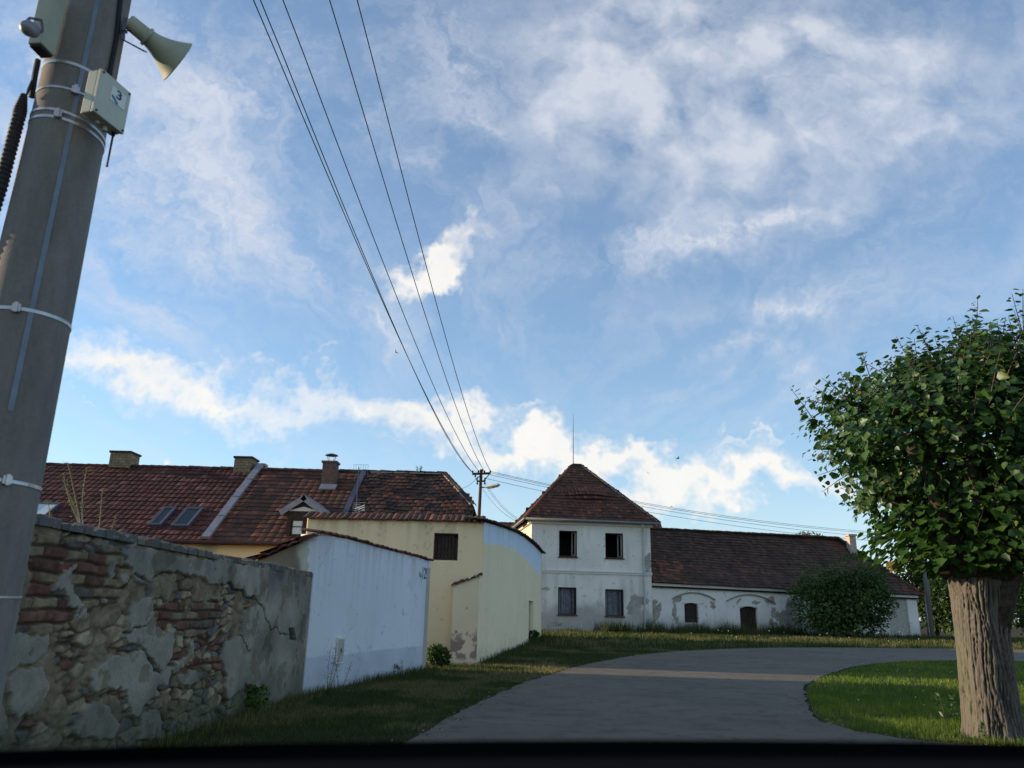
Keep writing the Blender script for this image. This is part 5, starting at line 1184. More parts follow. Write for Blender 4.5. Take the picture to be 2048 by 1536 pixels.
def stalky(name, base, h, n, mat, label, lean=(0, 0), nl=60, lsz=(.02, .05), rad=.005, cat='weed', spread=.18, seed=1, stem='twig'):
    root = empty(name, base, label, cat); r2 = np.random.default_rng(seed); mb = MB(); P_, D_, N_, S_ = [], [], [], []
    for k in range(n):
        a = r2.uniform(0, 6.28); top = np.array(base)+np.array((lean[0]+spread*math.cos(a), lean[1]+spread*math.sin(a)*.6, h*r2.uniform(.65, 1))); b0 = np.array(base)+np.array((.03*math.cos(a), .03*math.sin(a), 0)); mid_ = (b0+top)/2+r2.normal(size=3)*.04*h
        cv = [b0*(1-t_)**2+2*mid_*t_*(1-t_)+top*t_*t_ for t_ in np.linspace(0, 1, 7)]; mb.tube(cv, [rad*(1-.6*i/6) for i in range(7)], 5)
        for q in range(nl):
            t_ = r2.uniform(.15, 1); p = b0*(1-t_)**2+2*mid_*t_*(1-t_)+top*t_*t_; d_ = unit(1)[0]; d_[2] = abs(d_[2])*.5; P_.append(p+d_*r2.uniform(0, .06)*h); D_.append(d_); N_.append(np.array((0, 0, 1.))+r2.normal(size=3)*.6); S_.append(r2.uniform(*lsz))
    mb.build('stems', M[stem], root); leaves_mesh('leaves', np.array(P_), np.array(D_), np.array(N_), np.array(S_), M[mat], root, NARROW*np.array((1.3, 1, 1)), NARF); return root
def wb(u, v, o_=.12): q = on_wall(u, v, BA, BB)+bn*o_; q.z = 0; return tuple(q)
stalky('tall_weed', wb(641, 1380), .95, 3, 'leaf_dry', 'tall thin sparse weed by the blue wall, just left of the meter cabinet', nl=55, lsz=(.015, .04), seed=2)
stalky('tall_weed', wb(668, 1370), .60, 2, 'leaf_weed', 'thin dark weed in front of the blue wall just below the meter cabinet', nl=40, lsz=(.015, .04), seed=3)
stalky('tall_weed', wb(790, 1352), .34, 5, 'leaf_weed', 'tuft of thin stalks in front of the blue wall right of its middle', nl=12, lsz=(.02, .04), seed=4, spread=.25)
wt = on_wall(202, 1070, WA, WB); tb_ = (WA+wd*((wt-WA).dot(wd)))-wn*.16
stalky('dry_sapling', (tb_.x, tb_.y, 1.98), .60, 4, 'leaf_dry', 'straggly half-dry sapling growing out of the top of the rubble wall', nl=110, lsz=(.010, .028), rad=.006, cat='sapling', spread=.26, seed=6, stem='stem_pale')
for k, (u, h_) in enumerate([(138, .22), (252, .20), (232, .42)]):
    wt = on_wall(u, 1080, WA, WB); tb_ = (WA+wd*((wt-WA).dot(wd)))-wn*.16; stalky('dry_weed', (tb_.x, tb_.y, 1.97), h_, 1, 'leaf_dry', ['short dry weed on the rubble wall top nearest the concrete pole', 'short dry weed on the rubble wall top, right of the sapling', 'thin arching dry weed on the rubble wall top beside the sapling'][k], nl=70, lsz=(.008, .024), rad=.004, cat='weed', spread=.08, seed=16+k, stem='stem_pale')

g_ = on_ground(1896, 1446); stalky('sucker', (g_.x, g_.y, 0), .5, 4, 'leaf_lime', 'leafy green shoot in the grass close left of the lime trunk', nl=12, lsz=(.05, .10), seed=51, spread=.14, cat='shoot')
g_ = on_ground(1972, 1484); stalky('sucker', (g_.x, g_.y-.05, 0), .22, 3, 'leaf_lime', 'small leafy shoot right at the foot of the lime trunk', nl=5, lsz=(.05, .09), seed=52, spread=.08, cat='shoot')
# --- grass, uncountable: blades in a few big sheets
def blades(name, poly, dens, h, w, mat, y_lo, y_hi, x_lo, x_hi, dry=lambda x, y: x*0, seed=1, clump=.5, lean=.45):
    r2 = np.random.default_rng(seed); n = int(dens*(x_hi-x_lo)*(y_hi-y_lo)); x = r2.uniform(x_lo, x_hi, n); y = r2.uniform(y_lo, y_hi, n)
    k = inpoly(x, y, poly); cn = fbm(x, y, 1.1, 4, seed+3); k &= (cn+r2.random(n)*.5) > clump; x, y, cn = x[k], y[k], cn[k]; n = len(x)
    hh = h*r2.uniform(.35, 1.15, n)*(.45+1.1*cn); a = r2.uniform(0, 2*np.pi, n); ww = w*r2.uniform(.6, 1.3, n)
    z = gzn(x, y); ln = r2.uniform(.1, 1, n)*lean; la = r2.uniform(0, 2*np.pi, n)
    b0 = np.stack([x-np.cos(a)*ww, y-np.sin(a)*ww, z], 1); b1 = np.stack([x+np.cos(a)*ww, y+np.sin(a)*ww, z], 1)
    mx, my = x+np.cos(la)*ln*hh*.35, y+np.sin(la)*ln*hh*.35; m0 = np.stack([mx-np.cos(a)*ww*.7, my-np.sin(a)*ww*.7, z+hh*.55], 1); m1 = np.stack([mx+np.cos(a)*ww*.7, my+np.sin(a)*ww*.7, z+hh*.55], 1)
    tt = np.stack([x+np.cos(la)*ln*hh, y+np.sin(la)*ln*hh, z+hh*(1-.25*ln)], 1)
    V = np.stack([b0, b1, m1, m0, tt], 1).reshape(-1, 3); i = np.arange(n)*5
    F = np.concatenate([np.stack([i, i+1, i+2], 1), np.stack([i, i+2, i+3], 1), np.stack([i+3, i+2, i+4], 1)])
    r_ = np.clip(r2.normal(.35, .18, n)+dry(x, y), 0, 1); return V, F, np.tile(r_, 3)
def grass_obj(name, sets, mat):
    Vs, Fs, Rs, off = [], [], [], 0
    for V, F, r_ in sets: Vs.append(V); Fs.append(F+off); Rs.append(r_); off += len(V)
    o = npmesh(name, np.concatenate(Vs), np.concatenate(Fs), mat, rnd=np.concatenate(Rs)); tag(o, kind='stuff'); return o
wl = [(WA.x, WA.y), (WB.x+.02, WB.y), (BB.x+.03, BB.y), (BB.x-.05, YC.y+.3), (YC.x-.3, YC.y+.2), (YC.x+.02, YC.y), (YE.x+.02, YE.y), (YE.x-3, YE.y+9), (TA.x, TA.y-.05), (TB.x, TB.y-.05), (wA.x, wA.y-.05), (wB.x, wB.y-.05), (60, 62)]
lp = [(x-.06, y) for x, y in left_s]; verge = wl+[(x, y+.1) for x, y in reversed(lp)]
dryv = lambda x, y: .50*sst(.47, .66, fbm(x, y, .9, 5, 301))+.25*np.exp(-((y-19.7)/1.6)**2)
near = blades('g', verge, 1700, .055, .0032, None, 5.5, 17, -4, 1.5, dryv, 5, .45)
midg = blades('g', verge, 560, .075, .006, None, 17, 30, -2.5, 7, dryv, 6, .45)
farg = blades('g', verge, 90, .17, .016, None, 30, 56, 1.5, 45, dryv, 7, .5)
grass_obj('verge_grass', [near, midg, farg], M['grass'])
isl = [(x+.06, y) for x, y in right_s]+[(60, -6)]  # closed on the far right
i1 = blades('g', isl, 1400, .075, .0032, None, 6, 16, 4.2, 15, lambda x, y: .5*sst(.48, .7, fbm(x, y, .9, 4, 9))-.1, 8, .50)
i3 = blades('g', isl, 60, .17, .004, None, 7, 17, 4.2, 14, lambda x, y: .4*sst(.45, .6, fbm(x, y, 2, 3, 19)), 18, .62, .6)
i2 = blades('g', isl, 330, .085, .007, None, 16, 38, 5.5, 34, lambda x, y: .35*sst(.45, .65, fbm(x, y, .5, 4, 29)), 9, .45)
grass_obj('island_grass', [i1, i2, i3], M['grass_lush'])
# tall weeds along the foot of the old houses
def band(A, B, w): A, B = Vector(A), Vector(B); d_ = (B-A).normalized(); n_ = Vector((d_.y, -d_.x, 0)); return [(A+n_*0)[:2], (B)[:2], (B+n_*w)[:2], (A+n_*w)[:2]]
b1 = blades('g', band(TA-td*1.5, TB, 1.5), 120, .26, .012, None, 42, 48, -1, 10, lambda x, y: .15+x*0, 11, .62, .3)
b2_ = blades('g', band(TA+td*3.6, wA+wdv*9, 1.6), 260, .75, .012, None, 42, 50, 3, 20, lambda x, y: .3*(fbm(x, y, 1, 2, 4) > .5), 12, .62, .3)
b3 = blades('g', band(wA, wB, 1.5), 150, .42, .013, None, 44, 52, 7, 27, lambda x, y: .1+x*0, 13, .6, .35)
b4 = blades('g', band(YC+yn*.02, YE, .5), 260, .20, .007, None, 20, 38, -1.5, 3, lambda x, y: x*0, 14, .6, .4)
b5 = blades('g', band(BA+bn*.0, BB, .45), 500, .16, .005, None, 12, 19.2, -4, -.5, lambda x, y: .15+x*0, 15, .6, .4)
b6 = blades('g', band(WA, WB, .4), 500, .15, .004, None, 5, 13.5, -4.5, -2, lambda x, y: .35+x*0, 16, .6, .4)
grass_obj('tall_grass', [b1, b2_, b3, b4, b5, b6], M['grass'])
# clover heads and daisies in the grass
fx = np.concatenate([rng.uniform(5, 12, 34), rng.uniform(4, 22, 24)]); fy = np.concatenate([rng.uniform(8, 24, 34), rng.uniform(37.5, 44.5, 24)])
V = []; F = []
for x, y in zip(fx, fy):
    if y < 30 and not inpoly(np.array([x]), np.array([y]), isl)[0]: continue
    r_ = .012 if y < 30 else .024; z = gz(x, y)+(.08 if y < 30 else random.uniform(.1, .5)); b0 = len(V)
    V += [(x+r_, y, z), (x, y+r_, z), (x-r_, y, z), (x, y-r_, z), (x, y, z+r_), (x, y, z-r_)]
    F += [(b0, b0+1, b0+4), (b0+1, b0+2, b0+4), (b0+2, b0+3, b0+4), (b0+3, b0, b0+4), (b0+1, b0, b0+5), (b0+2, b0+1, b0+5), (b0+3, b0+2, b0+5), (b0, b0+3, b0+5)]
o = pyd('clover_flowers', V, F, M['white_paint']); tag(o, kind='stuff')

# ================================================================== concrete pole at the left and what hangs on it
M['concrete'], t, b = MAT('spun concrete')
n1 = tnoise(t, 1.6, 6, .65, map_scale=(1, 1, .35)); n2 = tnoise(t, 55, 4, .7); n3 = tnoise(t, 9, 5, .7, map_scale=(1, 1, .25))
c = ramp(t, n1, [(.3, (.160, .142, .120)), (.7, (.225, .203, .175))]); c = tmix(t, 1.0, c, ramp(t, n2, [(.3, (.90,)*3), (.65, (1.08,)*3)]), 'MULTIPLY'); c = tmix(t, 1.0, c, ramp(t, n3, [(.35, (.82,)*3), (.6, (1.08,)*3)]), 'MULTIPLY')
setin(t, b, 'Base Color', c); b.inputs['Roughness'].default_value = .9; tbump(t, b, n2, .5, .004)
PX, PYY = -2.385, 3.55
prad = lambda z: .212-.0094*z
pole = empty('utility_pole', (PX, PYY, 0), 'thick round concrete pole with metal bands and a grey earthing strip, left edge', 'pole')
mb = MB(); zs_ = [-.1]+[i*.5 for i in range(1, 19)]; mb.tube([(PX, PYY, z) for z in zs_], [prad(z) for z in zs_], 48); mb.build('shaft', M['concrete'], pole, smooth=True)
tc_ = Vector((-PX, -PYY, 0)).normalized(); ts_ = Vector((tc_.y, -tc_.x, 0))*-1      # towards the viewer / to the viewer's right
def on_pole(a, z, o_=0):                # a: degrees round the shaft, 0 faces the viewer, + to the viewer's right
    d_ = tc_*math.cos(R(a))+ts_*math.sin(R(a)); return Vector((PX, PYY, z))+d_*(prad(z)+o_), d_
if on_pole(60, 2)[0].x < on_pole(-60, 2)[0].x: ts_ = -ts_
def band(z0, tilt=0, w=.022, a0=-180, a1=180, az=0, name='band'):
    V = []; F = []; n = int((a1-a0)/6)
    for i in range(n+1):
        a = a0+(a1-a0)*i/n; z = z0+tilt*math.sin(R(a-az)); p, d_ = on_pole(a, z, .004)
        w_ = w*.72; V += [p+Vector((0, 0, w_/2)), p-Vector((0, 0, w_/2)), p-d_*.003-Vector((0, 0, w/2)), p-d_*.003+Vector((0, 0, w/2))]
    for i in range(n):
        for k in range(4): F.append((4*i+k, 4*i+(k+1) % 4, 4*i+4+(k+1) % 4, 4*i+4+k))
    return pyd(name, V, F, M['steel'], pole)
def buckle(o_, a, z):
    p, d_ = on_pole(a, z, .010); t_ = d_.cross(up); mb = MB(); mb.obox(p, t_, d_, up, .018, .008, .018); mb.obox(p+d_*.01, t_, d_, up, .008, .006, .024); mb.build('buckle', M['steel'], o_)
b_ = band(4.03, -.02); b_ = band(3.88, -.01, .016); buckle(b_, -2, 3.88)
b_ = band(3.70, -.015, .02, az=0); b2_ = band(3.74, -.02, .018); buckle(b2_, -18, 3.72)
b_ = band(2.66, 0, .022); buckle(b_, -16, 2.66); b_ = band(1.86, -.01, .02); buckle(b_, 14, 1.86); band(1.36, 0, .012)
# earthing strip
V = []; F = []
zz_ = np.linspace(2.17, 6.5, 40)
for z in zz_:
    for aa, oo in ((-1.5, .003), (5.5, .003), (5.5, .0), (-1.5, .0)): V.append(on_pole(aa, z, oo+.0005)[0])
for i in range(39):
    for k in range(4): F.append((4*i+k, 4*i+(k+1) % 4, 4*i+4+(k+1) % 4, 4*i+4+k))
pyd('earthing_strip', V, F, M['strip'], pole)
# corrugated conduit bulging off the left side
mb = MB(); pts = [at(48, 190, 3.45), at(38, 232, 3.42), at(20, 300, 3.40), at(2, 372, 3.40), at(-22, 450, 3.42), at(-60, 560, 3.45), at(-110, 720, 3.5)]
cv = []
for i in range(len(pts)-1):
    for k in range(16): cv.append(pts[i].lerp(pts[i+1], k/16))
rr_ = [(.029+.0032*(1 if (i % 2) else -1))*(min(1, .55+i/26)) for i in range(len(cv))]
mb.tube(cv, rr_, 16); cnd = mb.build('corrugated_conduit', M['conduit'], smooth=False); origin_to(cnd, cv[-1]); tag(cnd, 'thick dark ribbed conduit curving down the left side of the concrete pole', 'conduit')
mb = MB(); mb.tube([at(76, 120, 3.36), at(70, 150, 3.36), at(63, 195, 3.38)], .014, 8); mb.tube([at(64, 160, 3.36), at(58, 178, 3.33), at(53, 190, 3.3)], [.004, .008, .004], 6); mb.build('cable', M['black'], cnd)
# cable down the right side of the shaft into the box
mb = MB(); mb.tube([on_pole(38, 6.0, .01)[0], on_pole(36, 4.6, .01)[0], on_pole(44, 4.3, .012)[0], on_pole(44, 4.12, .012)[0], on_pole(40, 3.98, .02)[0]], .011, 8); mb.tube([on_pole(40, 6.0, .01)[0], on_pole(39, 4.6, .012)[0], on_pole(47, 4.3, .012)[0], on_pole(47, 4.1, .012)[0], on_pole(43, 3.98, .03)[0]], .007, 8)
cb_ = mb.build('cable', M['black'], pole, smooth=True)
# box marked 3
bx = empty('junction_box', at(220, 220, 3.4), 'cream plastic box marked 3 strapped to the right side of the concrete pole', 'box')
y0 = 3.27; a_, bq1, cq1, dq1 = at(205, 137, y0), at(178, 138, y0), at(195, 221, y0), at(263, 187, 1)
k_ = (a_.z-EYE)/(dq1.z-EYE); fr_ = Vector((dq1.x*k_, dq1.y*k_, a_.z)); fd = (fr_-a_); fd.z = 0; fw = fd.length; fd.normalize(); fn = Vector((fd.y, -fd.x, 0)); H_ = a_.z-cq1.z; D_x = .085
cB_ = a_+fd*fw/2-fn*D_x/2-Vector((0, 0, H_/2)); mb = MB(); mb.obox(cB_-fn*.012, fd, fn, up, fw/2, D_x/2-.012, H_/2); mb.build('case', M['cream_box'], bx, bevel=.006)
mb = MB(); mb.obox(a_+fd*fw/2-fn*.011-Vector((0, 0, H_/2)), fd, fn, up, fw/2+.002, .0105, H_/2+.002); lid = mb.build('lid', M['cream_box'], bx, bevel=.005)
for i, j in ((-1, -1), (1, -1), (-1, 1), (1, 1)):
    mb = MB(); q = a_+fd*(fw/2+i*(fw/2-.012))-Vector((0, 0, H_/2+j*(H_/2-.012))); mb.tube([q-fn*.003, q+fn*.003], .006, 10); mb.build('screw', M['black'], lid)
mb = MB(); q = a_+fd*(fw*.62)-Vector((0, 0, H_*.34)); mb.obox(q+fn*.001, fd, fn, up, fw*.24, .0015, H_*.17); st = mb.build('sticker', M['white_paint'], lid)
text('number_3', '3', H_*.20, q-fd*fw*.08-up*H_*.04, fd, up, fn, M['navy'], st, fw*.17, .003)
mb = MB(); mb.obox(q-fd*fw*.10-up*H_*.10+fn*.003, (fd-up*.6).normalized(), fn, (up+fd*.6).normalized(), fw*.12, .0008, H_*.03); mb.build('logo', M['cyan'], st)
mb = MB(); mb.tube([cB_-up*H_/2+fd*.02, cB_-up*(H_/2+.03)+fd*.02], .012, 10); mb.build('cable_gland', M['wood_grey'], bx); mb = MB(); mb.tube([cB_-up*H_/2-fd*.03, cB_-up*(H_/2+.022)-fd*.03], .010, 10); mb.build('cable_gland', M['wood_grey'], bx)
q = cB_-up*H_/2+fd*fw*.38; mb = MB(); mb.tube([q, q-up*.02, q-up*.022, q-up*.195, q-up*.2], [.010, .010, .0055, .0045, .007], 8); mb.build('stub_aerial', M['black'], bx)
# box and round fitting higher up on the left
b3 = empty('junction_box', at(95, 60, 3.2), 'tall beige box high on the left side of the concrete pole', 'box')
y0 = 3.22; a_, bq1 = at(82, 85, y0), at(52, 92, y0); dq1 = at(110, 114, 1); k_ = (a_.z-EYE)/(dq1.z-EYE); fr_ = Vector((dq1.x*k_, dq1.y*k_, a_.z)); fd2 = (fr_-a_); fd2.z = 0; fw2 = fd2.length; fd2.normalize(); fn2 = Vector((fd2.y, -fd2.x, 0)); wd2 = (a_-bq1).length
mb = MB(); mb.obox(a_+fd2*fw2/2-fn2*wd2*.5+up*.19, fd2, fn2, up, fw2/2, wd2*.5, .19); mb.build('case', M['beige'], b3, bevel=.006)
mb = MB(); mb.obox(a_+fd2*fw2*.5-fn2*wd2*.5+up*(-.006), fd2, fn2, up, fw2/2-.01, wd2*.5-.008, .006); mb.build('base_plate', M['black'], b3)
sl = empty('round_fitting', at(62, 55, 3.15), 'small round grey fitting on a bracket in front of the tall beige box', 'lamp')  # small round device of unclear use, gives no light
q = at(60, 58, 3.10); ax_ = (at(42, 50, 3.0)-at(76, 66, 3.16)).normalized(); mb = MB(); mb.tube([q-ax_*.045, q-ax_*.03, q+ax_*.02, q+ax_*.045, q+ax_*.055], [.022, .036, .038, .030, .012], 16); mb.build('housing', M['metal_sheet'], sl, smooth=True)
mb = MB(); mb.tube([at(82, 40, 3.2), at(60, 36, 3.12), at(45, 50, 3.05)], .007, 6); mb.tube([at(82, 40, 3.2), at(84, 62, 3.2), at(72, 70, 3.14)], .008, 6); mb.build('bracket', M['metal_dark'], sl)
# horn loudspeaker
A_ = at(266, 50, 3.55)
B_ = min((at(349, 119, 3.5+.01*i) for i in range(60)), key=lambda q: abs((q-A_).normalized().dot(ray(352, 122).normalized())-.10)); ax_ = (B_-A_); LL = ax_.length; ax_.normalize(); sp1 = ax_.orthogonal().normalized(); sp2 = ax_.cross(sp1)
def lathe(name, prof, O_, ax_, s1, s2, mat, parent, n=36):
    V = []; F = []
    for (t_, r_) in prof:
        for k in range(n): a = 2*math.pi*k/n; V.append(O_+ax_*t_+(s1*math.cos(a)+s2*math.sin(a))*r_)
    for i in range(len(prof)-1):
        for k in range(n): F.append((i*n+k, i*n+(k+1) % n, (i+1)*n+(k+1) % n, (i+1)*n+k))
    return pyd(name, V, F, mat, parent, smooth=True)
horn = empty('horn_loudspeaker', A_, 'beige horn loudspeaker mounted on a bracket, right of the concrete pole top', 'loudspeaker')
mR = (at(376, 85, B_.y)-at(336, 165, B_.y)).length/2*.93
lathe('driver', [(-.03, .001), (-.03, LL*.13), (-.022, LL*.165), (LL*.30, LL*.175), (LL*.305, LL*.215), (LL*.36, LL*.22), (LL*.365, LL*.17)], A_, ax_, sp1, sp2, M['beige'], horn)
prof = [(LL*.32+LL*.74*f_, LL*.185+(mR-LL*.185)*(f_**1.75)) for f_ in np.linspace(0, 1, 14)]; prof += [(prof[-1][0]+.004, mR+.003), (prof[-1][0]+.006, mR)]+[(t_+.004, r_-.003) for t_, r_ in reversed(prof)]
lathe('bell', prof, A_, ax_, sp1, sp2, M['beige'], horn)
q1, q2, q3, q4 = at(290, 103, 3.56), at(245, 79, 3.52), at(251, 36, 3.52), at(272, 44, 3.55)
mb = MB(); 
for p_, q_ in ((q1, q2), (q2, q3), (q3, q4)): 
    d_ = (q_-p_).normalized(); mb.obox((p_+q_)/2, d_, ts_, d_.cross(ts_).normalized(), (q_-p_).length/2+.002, .010, .003)
mb.build('bracket', M['metal_dark'], horn); mb = MB(); q5 = on_pole(75, (q3.z+q2.z)/2, 0)[0]; mb.tube([q5, (q2+q3)/2], .008, 8); mb.build('arm', M['metal_dark'], horn)
mb = MB(); mb.tube([on_pole(60, q5.z+.04, .01)[0], q5+Vector((.03, -.03, .02)), (q2+q3)/2+Vector((.0, -.02, -.03)), at(262, 62, 3.53)], .005, 6); mb.build('cable', M['black'], horn)

# ================================================================== steel mast, lamp, wires
SY = 52.0; st_ = at(962.5, 942, SY); mast = empty('electricity_mast', (st_.x, SY, .36), 'rusty steel electricity mast with crossbars and insulators behind the yellow barn', 'pole')
mb = MB(); mb.tube([(st_.x-.16, SY, .3), (st_.x, SY, st_.z)], [.15, .10], 10); mb.build('shaft', M['rust'], mast)
c0, c1 = at(944.5, 948, SY), at(981.5, 946.5, SY); mb = MB(); mb.obox((c0+c1)/2, (c1-c0).normalized(), Vector((0, 1, 0)), up, (c1-c0).length/2, .07, .07); mb.build('crossbar', M['rust'], mast)
d0, d1 = at(953.5, 962.5, SY), at(971, 962, SY); mb = MB(); mb.obox((d0+d1)/2, (d1-d0).normalized(), Vector((0, 1, 0)), up, (d1-d0).length/2, .06, .05); mb.build('crossbar', M['rust'], mast)
mb = MB(); mb.tube([at(978, 949, SY-.05), at(970, 959, SY-.05)], .035, 6); mb.tube([at(962, 951, SY-.05), at(951, 958, SY-.05)], .035, 6); mb.build('brace', M['rust'], mast)
for (u, v) in ((945.5, 943), (957, 942), (969, 942.5), (980.5, 942)): 
    q = at(u, v, SY-.08); mb = MB(); mb.tube([q-up*.16, q-up*.06, q, q+up*.06], [.02, .06, .06, .03], 8); mb.build('insulator', M['wood_dark'], mast)
for (u, v) in ((950.5, 952), (954, 958.5), (954.5, 966.5), (970, 958), (969.5, 966)): 
    q = at(u, v, SY-.08); mb = MB(); mb.tube([q-up*.09, q, q+up*.09], [.05, .06, .04], 8); mb.build('insulator', M['wood_dark'], mast)
mb = MB(); mb.tube([at(963, 940, SY)-up*.1, at(963, 940, SY)+up*.05], [.14, .10], 8); mb.build('mast_cap', M['rust'], mast)
lp_ = empty('street_lamp', at(966, 975, SY), 'old grey street lamp head on a short arm fixed to the steel mast', 'lamp')
mb = MB(); mb.tube([at(962.5, 975, SY), at(972, 974.5, SY-.2)], .045, 6); mb.build('arm', M['metal_dark'], lp_)
l0, l1 = at(971.5, 976, SY-.2), at(999.5, 970.5, SY-.7); ld_ = (l1-l0).normalized(); lsd = ld_.cross(up).normalized(); lup = lsd.cross(ld_); L_ = (l1-l0).length
V = []; F = []; pr = [(0, .10, .06), (.12, .17, .13), (.5, .20, .16), (.9, .18, .13), (1, .13, .06)]
for (t_, w_, h_) in pr:
    for (a, b_) in ((-1, 0), (-.75, .8), (0, 1), (.75, .8), (1, 0)): V.append(l0+ld_*(t_*L_)+lsd*(a*w_)+lup*(b_*h_+.02))
for i in range(4):
    for k in range(4): F.append((5*i+k, 5*i+k+1, 5*i+6+k, 5*i+5+k))
F += [(0, 1, 2, 3, 4), (20, 24, 23, 22, 21)]; pyd('housing', V, F, M['white_metal'], lp_)
V = []; F = []
for (t_, w_, h_) in pr:
    for (a, b_) in ((-.92, 0), (-.6, -.6), (0, -.8), (.6, -.6), (.92, 0)): V.append(l0+ld_*(t_*L_*.86+L_*.08)+lsd*(a*w_)+lup*(b_*h_+.01))
for i in range(4):
    for k in range(4): F.append((5*i+k, 5*i+k+1, 5*i+6+k, 5*i+5+k))
F += [(0, 1, 2, 3, 4), (20, 24, 23, 22, 21)]; pyd('glass_cover', V, F, M['beige'], lp_)
def wire(P0, P1, sag, label, r0=.012, r1=.012, ext=None, group=None, n=40, name='overhead_wire'):
    P0, P1 = Vector(P0), Vector(P1); pts = []; rd = []; hi = 1 if ext is None else ext
    for i in range(n+1):
        t_ = hi*i/n; p = P0.lerp(P1, t_) if t_ <= 1 else P0+(P1-P0)*t_; p.z -= 4*sag*t_*(1-t_) if t_ <= 1 else 4*sag*t_*(1-t_)*.3; pts.append(p); rd.append(max(.004, r0+(r1-r0)*t_))
    mb = MB(); mb.tube(pts, rd, 5); o = mb.build(name, M['wire']); origin_to(o, P0); return tag(o, label, 'wire', group)
for (u0, v0, u1, y1, lb_) in ((943.5, 943, 508, 8.7, 'leftmost of the five overhead wires crossing the sky'), (944.5, 944.5, 522, 8.6, 'second overhead wire from the left, close beside the leftmost'), (956, 940, 567, 8.7, 'middle one of the five overhead wires crossing the sky'), (968, 941, 660, 8.8, 'fourth overhead wire from the left, crossing the small bright cloud'), (980, 940.5, 715, 8.9, 'rightmost of the five overhead wires crossing the sky')):
    wire(at(u0, v0, SY), at(u1, 0, y1), .8 if u1 != 522 else .95, lb_, .019, .0085, 1.35, 'overhead wires crossing the sky')
for (u, v, u1, v1, lb_, k) in ((982, 943, 1748, 1049, 'uppermost wire running right from the steel mast behind the tower roof', 0), (982, 945.5, 1748, 1052, 'second highest wire running right from the steel mast', 1), (980, 949, 1748, 1059, 'second lowest wire running right from the steel mast', 2), (972, 957, 1748, 1067, 'lowest wire running right from the steel mast', 3)):
    wire(at(u, v, SY), at(1900, v1+22, 66), .9, lb_, .014, .014, None, 'wires from the steel mast to the right')
for (u, v, u1, v1, k) in ((966, 979, 1030, 1042, 0), (969, 968, 1033, 1041, 1), (971, 966, 1036, 1040, 2)):
    wire(at(u, v, SY), at(u1+14, v1+5, TA.y+1.5), .35, ['lowest drop wire from the steel mast to the white house', 'middle drop wire from the steel mast to the white house', 'highest drop wire from the steel mast to the white house'][k], .010, .010, None, 'drop wires to the white house')
wire(at(955, 954, SY), at(917, 979, 34), .15, 'single wire running down left from the steel mast to the old tiled roof', .012, .010)
# leaning concrete pole and thin post at the right end
q0, q1 = at(1863, 1283, 51), at(1841, 1020, 51); rp = empty('utility_pole', q0, 'pale leaning utility pole with a thin stake beside it, right of the wing', 'pole')
mb = MB(); mb.tube([q0-(q1-q0).normalized()*.3, q1+(q1-q0).normalized()*2.0], [.20, .12], 12); mb.build('shaft', M['concrete'], rp, smooth=True)
mb = MB(); mb.tube([at(1861, 1284, 50.7), at(1849, 1190, 50.7)], .045, 6); mb.build('stake', M['metal_sheet'], rp)
q0, q1 = at(1829, 1215, 60), at(1824, 1112, 60); q0.z = .3; mb = MB(); mb.tube([q0, q1], [.09, .07], 8); mb.tube([q1-Vector((0, 0, .1)), q1+Vector((0, 0, .12))], [.05, .04], 6); o = mb.build('post', M['wood_grey']); origin_to(o, q0); tag(o, 'thin grey post rising behind the right corner of the wing roof', 'post')
# swallows
def bird(u, v, y, span, yaw, roll, pitch, label):
    c_ = at(u, v, y); Mx = Matrix.Translation(c_) @ Matrix.Rotation(yaw, 4, 'Z') @ Matrix.Rotation(pitch, 4, 'X') @ Matrix.Rotation(roll, 4, 'Y'); s_ = span/2; V = []; F = []
    secs = [(-.42, .01, .0), (-.30, .05, .0), (-.05, .12, .01), (.15, .13, .01), (.34, .09, .02), (.44, .06, .03), (.50, .01, .02)]   # body along y
    for (yy_, r_, zz_) in secs:
        for k in range(8): a = 2*math.pi*k/8; V.append(Vector((r_*math.cos(a), yy_, zz_+r_*.85*math.sin(a))))
    for i in range(len(secs)-1):
        for k in range(8): F.append((8*i+k, 8*i+(k+1) % 8, 8*i+8+(k+1) % 8, 8*i+8+k))
    for sg in (-1, 1):
        w = [(.08, .22, .05), (.45, .30, .16), (1.0, -.18, .20), (.55, .02, .14), (.30, -.06, .08), (.08, -.10, .03)]; b0 = len(V)
        V += [Vector((sg*x, y_, z_)) for x, y_, z_ in w]+[Vector((sg*x, y_, z_-.015)) for x, y_, z_ in w]
        F += [tuple(b0+i for i in range(6)), tuple(b0+11-i for i in range(6))]+[(b0+i, b0+(i+1) % 6, b0+6+(i+1) % 6, b0+6+i) for i in range(6)]
        b0 = len(V); tl = [(.02, -.36, 0), (.16, -.86, .0), (.07, -.55, 0), (.0, -.5, 0)]; V += [Vector((sg*x, y_, z_)) for x, y_, z_ in tl]+[Vector((sg*x, y_, z_-.012)) for x, y_, z_ in tl]
        F += [(b0, b0+1, b0+2, b0+3), (b0+7, b0+6, b0+5, b0+4)]+[(b0+i, b0+(i+1) % 4, b0+4+(i+1) % 4, b0+4+i) for i in range(4)]
    V = [Mx @ (v_*s_) for v_ in V]; o = pyd('swallow', V, F, M['bird']); origin_to(o, c_); return tag(o, label, 'bird', 'swallows in the sky')
bird(1355, 917, 30, .34, R(-115), R(35), R(-10), 'largest swallow, flying right above the long wing roof')
bird(1296, 946, 42, .30, R(150), R(-50), R(5), 'small swallow with raised wings left of the largest one')
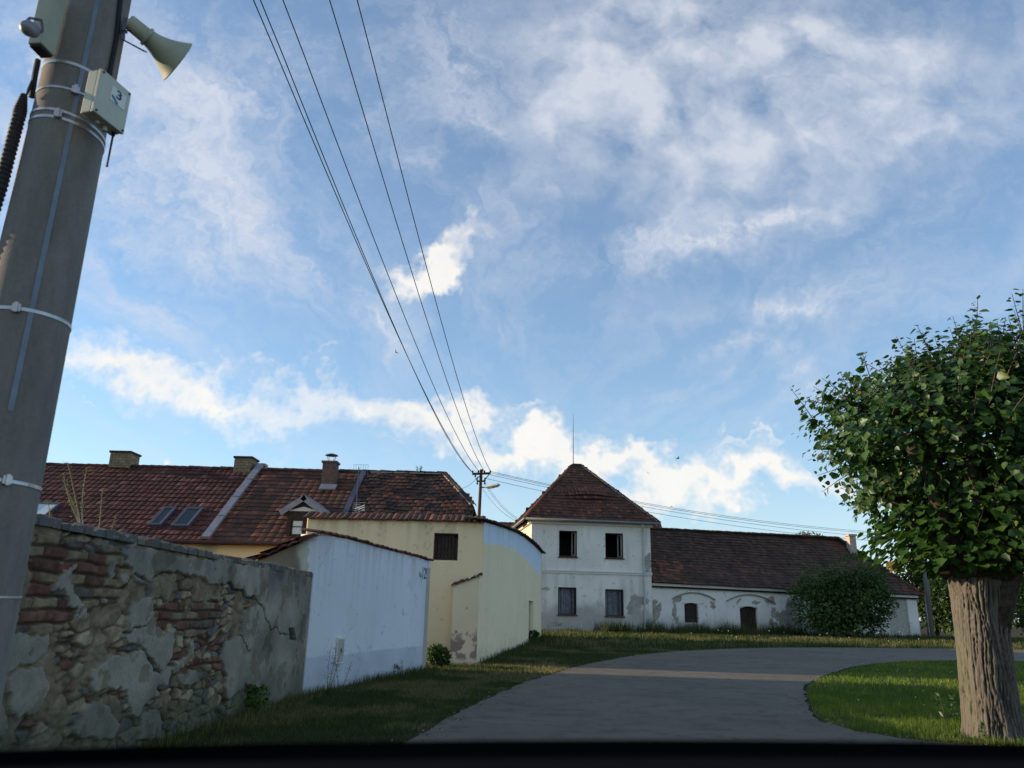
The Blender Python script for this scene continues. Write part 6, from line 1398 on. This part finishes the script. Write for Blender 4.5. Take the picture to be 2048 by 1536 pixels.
bird(793, 705, 26, .30, R(60), R(25), R(20), 'swallow close beside the overhead wires')
bird(1343, 1013, 46, .28, R(-80), R(10), R(0), 'tiny swallow low over the ridge of the long wing')
q = at(838, 955, RY); stalky('ridge_weed', (q.x, RY-.02, RZ+.02), .34, 5, 'leaf_weed', 'small plant growing on the ridge of the old mossy roof', nl=8, lsz=(.06, .12), rad=.012, spread=.16, seed=77)
# ================================================================== the car's own dashboard, close to the lens
dash = empty('dashboard', (0, .62, .6), 'dark rounded top of a car dashboard along the bottom edge', 'dashboard')
M['dash'] = plain('dashboard skin shade tone', (.0015, .0017, .002), .95, 0, .2, 60, .2, .002, .0)  # near-black stands in for the shade of the missing car roof
M['dash_lit'] = plain('dashboard skin lit tone', (.007, .008, .010), .95, 0, .2, 60, .2, .002, .0)  # paler copy paints the light caught by the nearer surface
def dash_part(name, prof, mat):                    # prof: (distance, photo row, extra drop)
    V = []; F = []; n = 40
    for i in range(n+1):
        x = -1.05+2.1*i/n; f_ = abs(x)/1.05
        for (y_, v_, dz_) in prof:
            V.append(Vector((x, y_-.04*f_*f_, at(1024, v_, y_).z-dz_-.020*f_*f_+x*math.tan(R(ROLL*1.2)))))
    k = len(prof)
    for i in range(n):
        for j in range(k): F.append((i*k+j, i*k+(j+1) % k, (i+1)*k+(j+1) % k, (i+1)*k+j))
    F += [tuple(range(k)), tuple(n*k+j for j in range(k))[::-1]]
    pyd(name, V, F, mat, dash, smooth=False)
dash_part('windscreen_ledge', [(.88, 1482, .04), (.87, 1482, .008), (.85, 1481, 0), (.82, 1483, .0), (.78, 1490, 0), (.70, 1512, .0), (.69, 1512, .1), (.86, 1500, .12)], M['dash'])
dash_part('top_pad', [(.685, 1522, .01), (.675, 1516, 0), (.60, 1517, 0), (.50, 1530, .0), (.44, 1560, 0), (.42, 1560, .25), (.68, 1560, .2)], M['dash_lit'])
mb = MB(); mb.box(-1.0, 1.0, .45, .80, .45, 1.02); mb.build('lower_panel', M['dash'], dash, bevel=.03)
